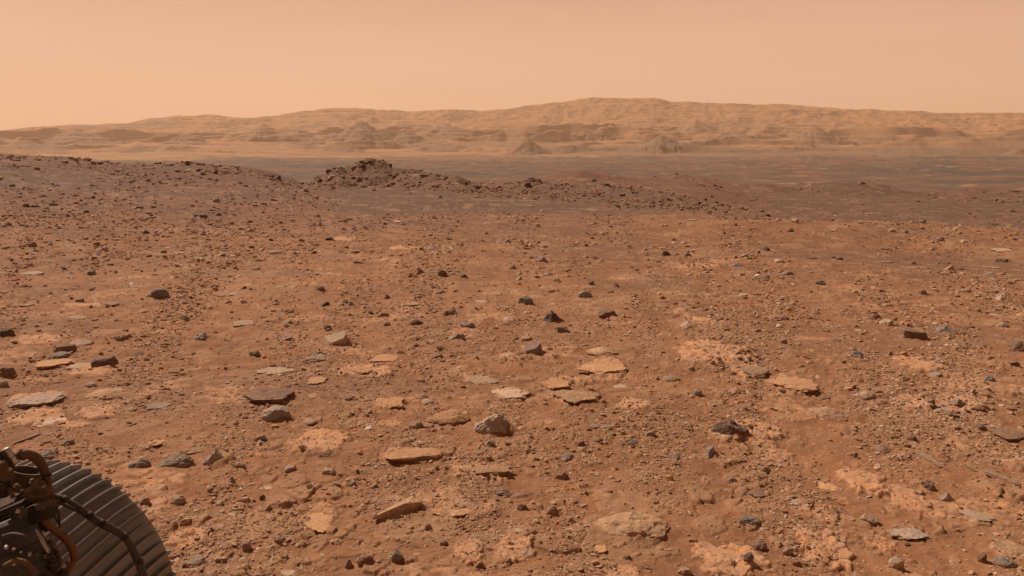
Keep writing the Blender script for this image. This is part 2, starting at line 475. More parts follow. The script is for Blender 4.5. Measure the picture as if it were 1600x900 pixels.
def build_hills():
    rs = np.concatenate([np.linspace(2080, 3700, 420), np.linspace(3706, 4800, 150), np.linspace(4830, 5600, 24)])
    th = np.radians(np.concatenate([np.arange(-60, -37, .5), np.arange(-37, 37.001, 0.062), np.arange(37.5, 60, .5)]))
    n, m = len(rs), len(th)
    T, Rr = np.meshgrid(th, rs)
    r = Rr.ravel(); X = r * np.sin(T.ravel()); Y = r * np.cos(T.ravel())
    u = 800 + F / math.cos(PITCH) * np.tan(T.ravel())
    cosT = np.cos(T.ravel())
    def z_at(yp, rr):     # height that shows at photo row yp at radius rr
        return H + (235 - yp) / F * rr * cosT * math.cos(PITCH) ** 2 * 1.02
    t = (r - 2080) / (4800 - 2080)
    wx = 60 * fbm(X, Y, 420, 3, 205); wy = 60 * fbm(X + 900, Y, 420, 3, 206)
    rdg = fbm(X + wx, Y + wy, 520, 6, 201, .52, True) * .5
    gul = fbm(X + wx * .4, Y + wy * .4, 150, 5, 211, .55, True) * .5
    skyy = np.interp(u, SKY_U, SKY_Y) + 1.6 * gnoise(u / 45, u * 0 + .4, 271) + .8 * gnoise(u / 14, u * 0 + .4, 272)
    zsky = z_at(skyy, 4800)
    tt = np.clip(t, 0, 1)
    rampz = -16 + (zsky + 16) * (0.05 * sstep(0, .25, tt) + 0.20 * tt + 0.75 * sstep(.45, 1.0, tt))
    env = sstep(0.02, .3, tt) * (1 - .80 * sstep(.80, 1, tt))
    but = np.zeros_like(r)
    z = rampz + env * (28 * rdg * (.5 + tt) + 15 * gul * (.4 + tt))
    z += np.clip(tt, 0, 1) * 5 * fbm(X, Y, 300, 5, 231) * .5
    for k, (rl, yl, dy_, wl_) in enumerate(((2380, 232, 7, 190), (2620, 224, 9, 260), (2880, 215, 10, 300), (3150, 206, 10, 330), (3450, 197, 9, 380))):
        rk = rl + 90 * gnoise(X / 260 + k * 9, Y / 400 + k, 261) + 45 * gnoise(X / 90 + k * 5, Y / 130 + k, 262)
        skl = np.interp(u, SKY_U, SKY_Y)
        yk = yl + (skl - 165) * .30 * (k / 4.0) + dy_ * (1.3 * gnoise(X / wl_ + k * 7, Y / (wl_ * 1.3), 263) + .6 * gnoise(X / (wl_ * .35) + k, Y / (wl_ * .5), 264) + .25 * gnoise(X / (wl_ * .12) + k, Y / (wl_ * .2), 265)) + 2
        zk = z_at(yk, rk)
        q = (r - rk)
        wid = np.where(q < 0, 115., 150.) * (1 + .3 * gnoise(X / 140, Y / 140, 266))
        pk = np.clip(1 - np.abs(q) / wid, 0, 1)
        pk = pk ** 1.25
        zz = -30 + (zk + 30) * pk + 13 * gul * np.clip(pk * 2, 0, 1) * (1 - pk * .6)
        z = np.maximum(z, zz)
    for k, (bu, by, bw, br, sharp) in enumerate(BUTTES):
        hw = bw / F * br
        bx = (bu - 800) / F * br * math.cos(PITCH)
        byy = math.sqrt(max(br * br - bx * bx, 1))
        m_ = (np.abs(X - bx) < hw * 3.6) & (np.abs(Y - byy) < hw * 3.6)
        if not m_.any(): continue
        dx = X[m_] - bx; dy = Y[m_] - byy
        ang = np.arctan2(dy, dx)
        w1 = 1 + 0.30 * gnoise(np.cos(ang) * 1.6 + k * 3, np.sin(ang) * 1.6, 221) + .22 * fbm(dx + 77 * k, dy, hw * .5, 3, 222) + .10 * fbm(dx, dy, hw * .16, 2, 223, .5, True)
        q = np.hypot(dx * .75, dy * .8) / (hw * 1.25 * w1)
        top = 235 - by
        zt = H + top / F * br * math.cos(PITCH)
        cone = np.clip(1 - q, 0, 1) ** 1.15
        if sharp > 1.2: cone = np.minimum(cone, .75) / .75
        zz = -30 + (zt + 30) * cone + np.clip(cone, 0, .8) * (7 * gul[m_] + 4 * rdg[m_])
        but[m_] = np.where(zz > z[m_] - 2, np.maximum(but[m_], 1.0 if br < 3100 else .6), but[m_])
        z[m_] = np.maximum(z[m_], zz)
    # terraces of layered rock
    st = z / 14.0 + .7 * gnoise(X / 500, Y / 500, 241)
    z = z + (sstep(.35, .9, st - np.floor(st)) - (st - np.floor(st))) * 5.5 * env
    back = sstep(4800, 5600, r)
    z = z * (1 - back) + (-20) * back
    lim = z_at(skyy + .3, r)
    over = np.maximum(z - lim, 0); z = z - over * .9
    z[:m] = -20
    V = np.stack([X, Y, z], 1)
    i = np.arange(n - 1)[:, None] * m; j = np.arange(m - 1)[None, :]
    Fq = np.stack([i + j, i + m + j, i + m + j + 1, i + j + 1], -1).reshape(-1, 4)[:, ::-1]
    me = mesh_np('hills', V, Fq); attr(me, 'butte', but)
    return me

def hills_material():
    s = NT('hill_rock')
    g = s.n('ShaderNodeNewGeometry'); P = g.outputs['Position']
    a = s.noise(P, 0.0035, 6, .6, .4); b = s.noise(P, 0.016, 6, .62)
    c = s.mix(s.ramp(b, .36, .62), (0.46, 0.208, 0.090), (0.37, 0.168, 0.076))
    sp = s.n('ShaderNodeSeparateXYZ'); s.l(P, sp.inputs[0])
    grey = s.ramp(s.math('ADD', a, s.math('MULTIPLY', sp.outputs['Z'], -.0007)), .45, .58, 0, .7)
    c = s.mix(grey, c, (0.215, 0.125, 0.078))
    mp = s.n('ShaderNodeMapping'); mp.inputs['Scale'].default_value = (0.0012, .0012, .11); s.l(P, mp.inputs[0])
    st = s.noise(mp.outputs[0], 1.0, 4, .6)
    c = s.mix(s.ramp(st, .48, .62, 0, .45), c, (0.20, 0.105, 0.060))
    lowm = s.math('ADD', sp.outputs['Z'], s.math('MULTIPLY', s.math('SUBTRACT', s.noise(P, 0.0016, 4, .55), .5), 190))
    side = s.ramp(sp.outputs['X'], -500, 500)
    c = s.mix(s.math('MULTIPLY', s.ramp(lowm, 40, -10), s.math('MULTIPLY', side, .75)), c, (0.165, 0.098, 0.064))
    c = s.mix(s.math('MULTIPLY', s.attr('butte'), .65), c, (0.195, 0.115, 0.075))
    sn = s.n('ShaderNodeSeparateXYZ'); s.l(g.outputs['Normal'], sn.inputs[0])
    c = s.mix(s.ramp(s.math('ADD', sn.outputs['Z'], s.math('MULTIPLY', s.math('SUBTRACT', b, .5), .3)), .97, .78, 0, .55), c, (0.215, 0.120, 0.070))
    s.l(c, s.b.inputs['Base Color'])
    s.bump(b, .6, 10.0)
    return s.m

hills = link('hills', build_hills(), hills_material())
hills['kind'] = 'structure'

# ------------------------------------------------------------------ haze
def build_haze():
    x0, x1, y0, y1, z0, z1 = -7000, 7000, -7000, 7000, -40, 420
    V = np.array([(x, y, z) for z in (z0, z1) for y in (y0, y1) for x in (x0, x1)], float)
    Fq = np.array([(0, 2, 3, 1), (4, 5, 7, 6), (0, 1, 5, 4), (2, 6, 7, 3), (0, 4, 6, 2), (1, 3, 7, 5)])
    m = bpy.data.materials.new('dusty_air'); m.use_nodes = True
    t = m.node_tree; t.nodes.clear()
    o = t.nodes.new('ShaderNodeOutputMaterial'); v = t.nodes.new('ShaderNodeVolumePrincipled')
    v.inputs['Color'].default_value = (0.95, 0.66, 0.44, 1)
    v.inputs['Density'].default_value = HAZE_D
    v.inputs['Anisotropy'].default_value = 0.2
    t.links.new(v.outputs[0], o.inputs['Volume'])
    ob = link('haze', mesh_np('haze', V, Fq, False), m)
    ob['kind'] = 'stuff'
HAZE_D = 1.3e-4
build_haze()
# ------------------------------------------------------------------ rocks
def rock_material(name, a, b, dust, dust_amt, grain=9.0, veins=None, bump=.006, spot=None):
    s = NT(name)
    t = s.n('ShaderNodeTexCoord'); oi = s.n('ShaderNodeObjectInfo')
    vm = s.n('ShaderNodeVectorMath'); vm.operation = 'MULTIPLY_ADD'
    s.l(oi.outputs['Random'], vm.inputs[0]); vm.inputs[1].default_value = (37, 71, 13); s.l(t.outputs['Object'], vm.inputs[2])
    P = vm.outputs[0]
    n1 = s.noise(P, grain, 6, .62, .4); n2 = s.noise(P, grain * 5, 5, .7); n3 = s.noise(P, grain * .45, 3, .5)
    c = s.mix(s.ramp(n1, .36, .64), a, b)
    c = s.mix(s.ramp(n2, .55, .72, 0, .5), c, spot or tuple(v * .55 for v in a))
    g = s.n('ShaderNodeNewGeometry'); sp = s.n('ShaderNodeSeparateXYZ'); s.l(g.outputs['Normal'], sp.inputs[0])
    up = s.math('ADD', sp.outputs['Z'], s.math('MULTIPLY', s.math('SUBTRACT', n1, .5), 1.6))
    c = s.mix(s.ramp(up, .62, 1.10, 0, dust_amt), c, dust)
    sk = s.math('ADD', s.attr('skirt'), s.math('MULTIPLY', s.math('SUBTRACT', n2, .5), 1.5))
    c = s.mix(s.ramp(sk, .35, 1.0, 0, .85), c, (0.27, 0.128, 0.060))
    tint = s.math('ADD', .84, s.math('MULTIPLY', oi.outputs['Random'], .32))
    cc = s.n('ShaderNodeCombineXYZ')
    for i in range(3): s.l(tint, cc.inputs[i])
    c = s.mix(1.0, c, cc.outputs[0], 'MULTIPLY')
    s.l(c, s.b.inputs['Base Color'])
    s.bump(s.math('ADD', n2, s.math('MULTIPLY', n1, 1.5)), .9, bump * 1.8)
    s.b.inputs['Roughness'].default_value = .85
    return s.m

DUST = (0.33, 0.165, 0.088)
RM = {
 'grey':   rock_material('grey_stone', (0.235, 0.165, 0.125), (0.350, 0.250, 0.190), (0.37,.19,.10), .55),
 'blue':   rock_material('bluish_grey_stone', (0.170, 0.135, 0.118), (0.265, 0.210, 0.180), DUST, .35),
 'brown':  rock_material('brown_stone', (0.200, 0.112, 0.072), (0.300, 0.175, 0.115), DUST, .65),
 'dark':   rock_material('dark_stone', (0.100, 0.062, 0.046), (0.185, 0.110, 0.078), DUST, .35),
 'tan':    rock_material('tan_stone', (0.37, 0.235, 0.155), (0.46, 0.300, 0.200), (0.42, 0.24, .14), .45),
 'pale':   rock_material('pale_stone', (0.42, 0.265, 0.170), (0.56, 0.370, 0.245), (0.50, 0.29, .17), .35),
 'salmon': rock_material('salmon_bedrock', (0.47, 0.230, 0.105), (0.58, 0.310, 0.155), (0.45, 0.215, .105), .5, spot=(.33, .22, .16)),
 'purple': rock_material('purplish_stone', (0.270, 0.160, 0.128), (0.355, 0.215, 0.175), DUST, .35),
 'ltgrey': rock_material('light_grey_stone', (0.33, 0.240, 0.185), (0.46, 0.345, 0.270), (0.42, 0.235, .135), .55, bump=.010),
 'grain':  rock_material('granular_stone', (0.42, 0.240, 0.145), (0.56, 0.320, 0.185), (0.50, 0.26, .125), .6, 16.0, bump=.007, spot=(.30, .185, .125)),
}

_ico = {}
def ico(level):
    if level not in _ico:
        import bmesh
        bm = bmesh.new(); bmesh.ops.create_icosphere(bm, subdivisions=level, radius=1.0)
        v = np.array([x.co[:] for x in bm.verts]); f = np.array([[x.index for x in q.verts] for q in bm.faces])
        bm.free(); _ico[level] = (v, f)
    v, f = _ico[level]
    return v.copy(), f

def unit_rock(kind, seed, level):
    """a rock of the given kind in the box -1..1, -1..1, 0..1 (base at 0)"""
    rg = np.random.RandomState(seed)
    v, f = ico(level)
    v = v * (1 + 0.10 * fbm3(v * 1.3 + seed, 2, seed)[:, None])
    def cut(nx, ny, nz, d):
        nonlocal v
        n = np.array([nx, ny, nz], float); n /= np.linalg.norm(n)
        s = v @ n; o = np.maximum(s - d, 0); v = v - o[:, None] * n
    if kind in ('block', 'wedge'):
        for k in range(4):
            a = k * math.pi / 2 + rg.uniform(-.45, .45); cut(math.cos(a), math.sin(a), rg.uniform(-.1, .45), rg.uniform(.50, .72))
        if kind == 'wedge': cut(-.75 + rg.uniform(-.2, .2), rg.uniform(-.35, .1), .75, .30)
        else: cut(rg.uniform(-.3, .2), rg.uniform(-.35, .1), 1, rg.uniform(.42, .58))
        for k in range(5):
            n = rg.normal(size=3); n[2] = abs(n[2]); cut(*n, rg.uniform(.60, .80))
        rough = .06
    elif kind == 'boulder':
        for k in range(11):
            n = rg.normal(size=3); n[2] = n[2] * .8 + .2; cut(*n, rg.uniform(.66, .86))
        rough = .075
    elif kind == 'pyramid':
        a0 = rg.uniform(0, 6)
        for k in range(4):
            a = a0 + k * math.pi / 2 + rg.uniform(-.35, .35); cut(math.cos(a), math.sin(a), rg.uniform(.55, 1.0), rg.uniform(.34, .50))
        for k in range(5):
            n = rg.normal(size=3); cut(*n, rg.uniform(.6, .8))
        rough = .12
    elif kind in ('slab', 'plate'):
        for k in range(6):
            a = k * math.pi / 3 + rg.uniform(-.5, .5); cut(math.cos(a), math.sin(a), rg.uniform(-.25, .25), rg.uniform(.52, .85))
        cut(rg.uniform(-.12, .12), rg.uniform(-.2, .05), 1, .34)
        cut(rg.uniform(-.35, .35), rg.uniform(-.3, .3), 1, .42)
        rough = .075 if kind == 'slab' else .13
    elif kind == 'shard':
        cut(0, .35, 1, .38); cut(0, -1, .25, .42); cut(0, 1, .1, .42); cut(.9, .1, .2, .85)
        for k in range(4):
            n = rg.normal(size=3); n[2] = abs(n[2]); cut(*n, rg.uniform(.6, .8))
        tp = np.clip((v[:, 0] + 1) / 2, 0, 1) ** .8
        v[:, 1] *= (.18 + .9 * tp); v[:, 2] *= (.35 + .75 * tp)
        rough = .05
    elif kind == 'dome':
        q = np.hypot(v[:, 0] + .15 * noise3(v * 1.5 + seed, 4), v[:, 1] + .15 * noise3(v * 1.5 + seed, 5))
        v[:, 2] = np.where(v[:, 2] > 0, .15 + .95 * np.clip(1 - q, 0, 1) ** .75, v[:, 2] * .3)
        rough = .09
    elif kind == 'rough':
        for k in range(7):
            n = rg.normal(size=3); n[2] = abs(n[2]); cut(*n, rg.uniform(.6, .82))
        rough = .15
    elif kind == 'smooth':
        for k in range(4):
            a = k * math.pi / 2 + rg.uniform(-.15, .15); cut(math.cos(a), math.sin(a), .15, .66)
        cut(-.38, -.25, .88, .36); cut(.9, -.5, .2, .60); cut(-.9, -.5, .2, .72)
        rough = .03
    else:  # smooth lens
        v[:, 2] *= .8
        for k in range(3):
            n = rg.normal(size=3); cut(*n, rg.uniform(.78, .9))
        rough = .02
    if kind in ('plate', 'slab', 'dome'):
        a_ = np.arctan2(v[:, 1], v[:, 0])
        q_ = np.stack([np.cos(a_) * 1.8, np.sin(a_) * 1.8, np.full(len(a_), seed * .37)], 1)
        v[:, :2] *= (1 + (.20 if kind == 'plate' else .12) * fbm3(q_, 5, seed + 21))[:, None]
    nrm = v / np.maximum(np.linalg.norm(v, axis=1), 1e-6)[:, None]
    nn = fbm3(v * 2.6 + seed * 1.7, 5 if level > 3 else 3, seed + 3) + .5 * (1 - 2 * np.abs(fbm3(v * 3.4 + seed, 3, seed + 5)))
    if kind in ('rough', 'dome'):
        rid = 1 - 2 * np.abs(fbm3(v * 2.2 + seed, 3, seed + 9))
        nn = .55 * nn + .55 * rid * .8
        if level > 3:   # layered ledges
            zz = v[:, 2] * 7 + nn; v[:, 2] += (sstep(.3, .8, zz - np.floor(zz)) - (zz - np.floor(zz))) * .06
    v = v + nrm * (rough * nn)[:, None]
    lo, hi = v.min(0), v.max(0)
    v[:, :2] = (v[:, :2] - (lo[:2] + hi[:2]) / 2) / ((hi[:2] - lo[:2]) / 2)
    cutz = {'dome': .30, 'rough': .40, 'plate': .55, 'slab': .42, 'lens': .35, 'pyramid': .32}.get(kind, .25)
    z = (v[:, 2] - lo[2]) / (hi[2] - lo[2])
    v[:, 2] = (z - cutz) / (1 - cutz)
    v[:, 2] = np.maximum(v[:, 2], -.35)
    return v, f

def rock_object(name, kind, seed, w, d, h, loc, yaw, mat, level, tilt=0.0):
    v, f = unit_rock(kind, seed, level)
    v = v * np.array([w / 2, d / 2, h])
    if tilt:
        c, s_ = math.cos(tilt), math.sin(tilt)
        x, z = v[:, 0].copy(), v[:, 2].copy()
        v[:, 0] = x * c + z * s_; v[:, 2] = -x * s_ + z * c
    me = mesh_np(name, v, f)
    attr(me, 'skirt', 1 - np.clip(v[:, 2] / (h * .9 if kind == 'plate' else .035 + .12 * h), 0, 1))
    me.set_sharp_from_angle(angle=R_(38))
    o = link(name, me, mat)
    o.location = loc; o.rotation_euler = (0, 0, yaw)
    return o

BANK = []
def ray_ground(u, y):
    """where the view ray through a photo point meets the terrain"""
    d = FWD + Vector((1, 0, 0)) * ((u - 800) / F) + UPV * ((450 - y) / F)
    ts = np.concatenate([np.linspace(2.0, 20, 500), np.linspace(20.05, 75, 900)])
    X = d.x * ts; Y = d.y * ts; Z = H + d.z * ts
    T = terrain(X, Y)
    b = np.nonzero(Z < T)[0]
    if len(b) == 0: return None
    i = b[0]
    return Vector((X[i], Y[i], T[i]))

FLAT = {'slab': (.75, .20), 'plate': (1.0, .03), 'lens': (.7, .42), 'dome': (1.0, .30), 'shard': (.45, .22)}
def place_px(x0, x1, y0, y1, kind, seed, mat, yawdeg, name, sink=0.0, tilt=0.0):
    p = ray_ground((x0 + x1) / 2, y1 - 0.5)
    if p is None: return None
    dist = (p - EYE).length
    dep = (p - EYE).dot(FWD)
    w = (x1 - x0) / F * dep; hp = (y1 - y0) / F * dep
    sd = (H - p.z) / dist; cd = math.sqrt(1 - sd * sd)
    if kind in FLAT:
        kd, kh = FLAT[kind]
        h = max(w * kh * .5, .3 * hp); h = min(h, hp * .85 / cd)
        d = (hp - h * cd * .8) / max(sd, .05)
        d = min(max(d, .45 * w), (2.3 if kind == 'plate' else 1.3) * w)
        if kind == 'dome': h = max(h, .42 * hp)
        if kind == 'shard': d = min(d, .45 * w)
        h = min(max((hp - d * sd * .75) / cd, h * (1.0 if kind == 'dome' else .6)), hp / cd)
        if kind == 'plate': h = min(h, .07 * w)
        if kind == 'slab': h = min(h, (.20 if mat in ('brown', 'dark') else .095) * w)
    else:
        d = .8 * w
        h = (hp - d * sd * .45) / cd
        if h < .42 * hp: h = .42 * hp; d = max((hp - h * cd) / (sd * .6), .4 * w)
    yaw = R_(yawdeg)
    if kind == 'shard':
        h = min(.20 * hp, .11 * w) + .015 * w
        run = (hp - h * cd) / sd
        ph = math.atan2(run * .8, w); L = math.hypot(run * .8, w)
        q = yawdeg % 360
        yaw = ph if q < 90 else math.pi - ph if q < 180 else math.pi + ph if q < 270 else -ph
        d = .26 * L; w = L
        dirx = Vector((p.x, p.y, 0)).normalized()
        c = Vector((p.x, p.y, 0)) + dirx * (run * .5)
        zz = float(terrain(np.array([c.x]), np.array([c.y]))[0]) - .35 * h
        BANK.append((c.x, c.y, w, d, h, yaw + math.atan2(-p.x, p.y)))
        return rock_object(name, kind, seed, w, d, h * 1.3, (c.x, c.y, zz), yaw + math.atan2(-p.x, p.y), RM[mat], 4, tilt)
    dirx = Vector((p.x, p.y, 0)).normalized()
    c = Vector((p.x, p.y, 0)) + dirx * (d * .5)
    zc_ = float(terrain(np.array([c.x]), np.array([c.y]))[0])
    zz = min(zc_, p.z + .01) - {'slab': .22, 'rough': .12, 'plate': .0, 'smooth': .04, 'dome': .05}.get(kind, .12) * h - sink
    face = math.atan2(-p.x, p.y)
    wp = x1 - x0
    level = 6 if wp > 60 else 5 if wp > 24 else 4
    BANK.append((c.x, c.y, w, d, h, yaw + face))
    return rock_object(name, kind, seed, w, d, h, (c.x, c.y, zz), yaw + face, RM[mat], level, tilt)

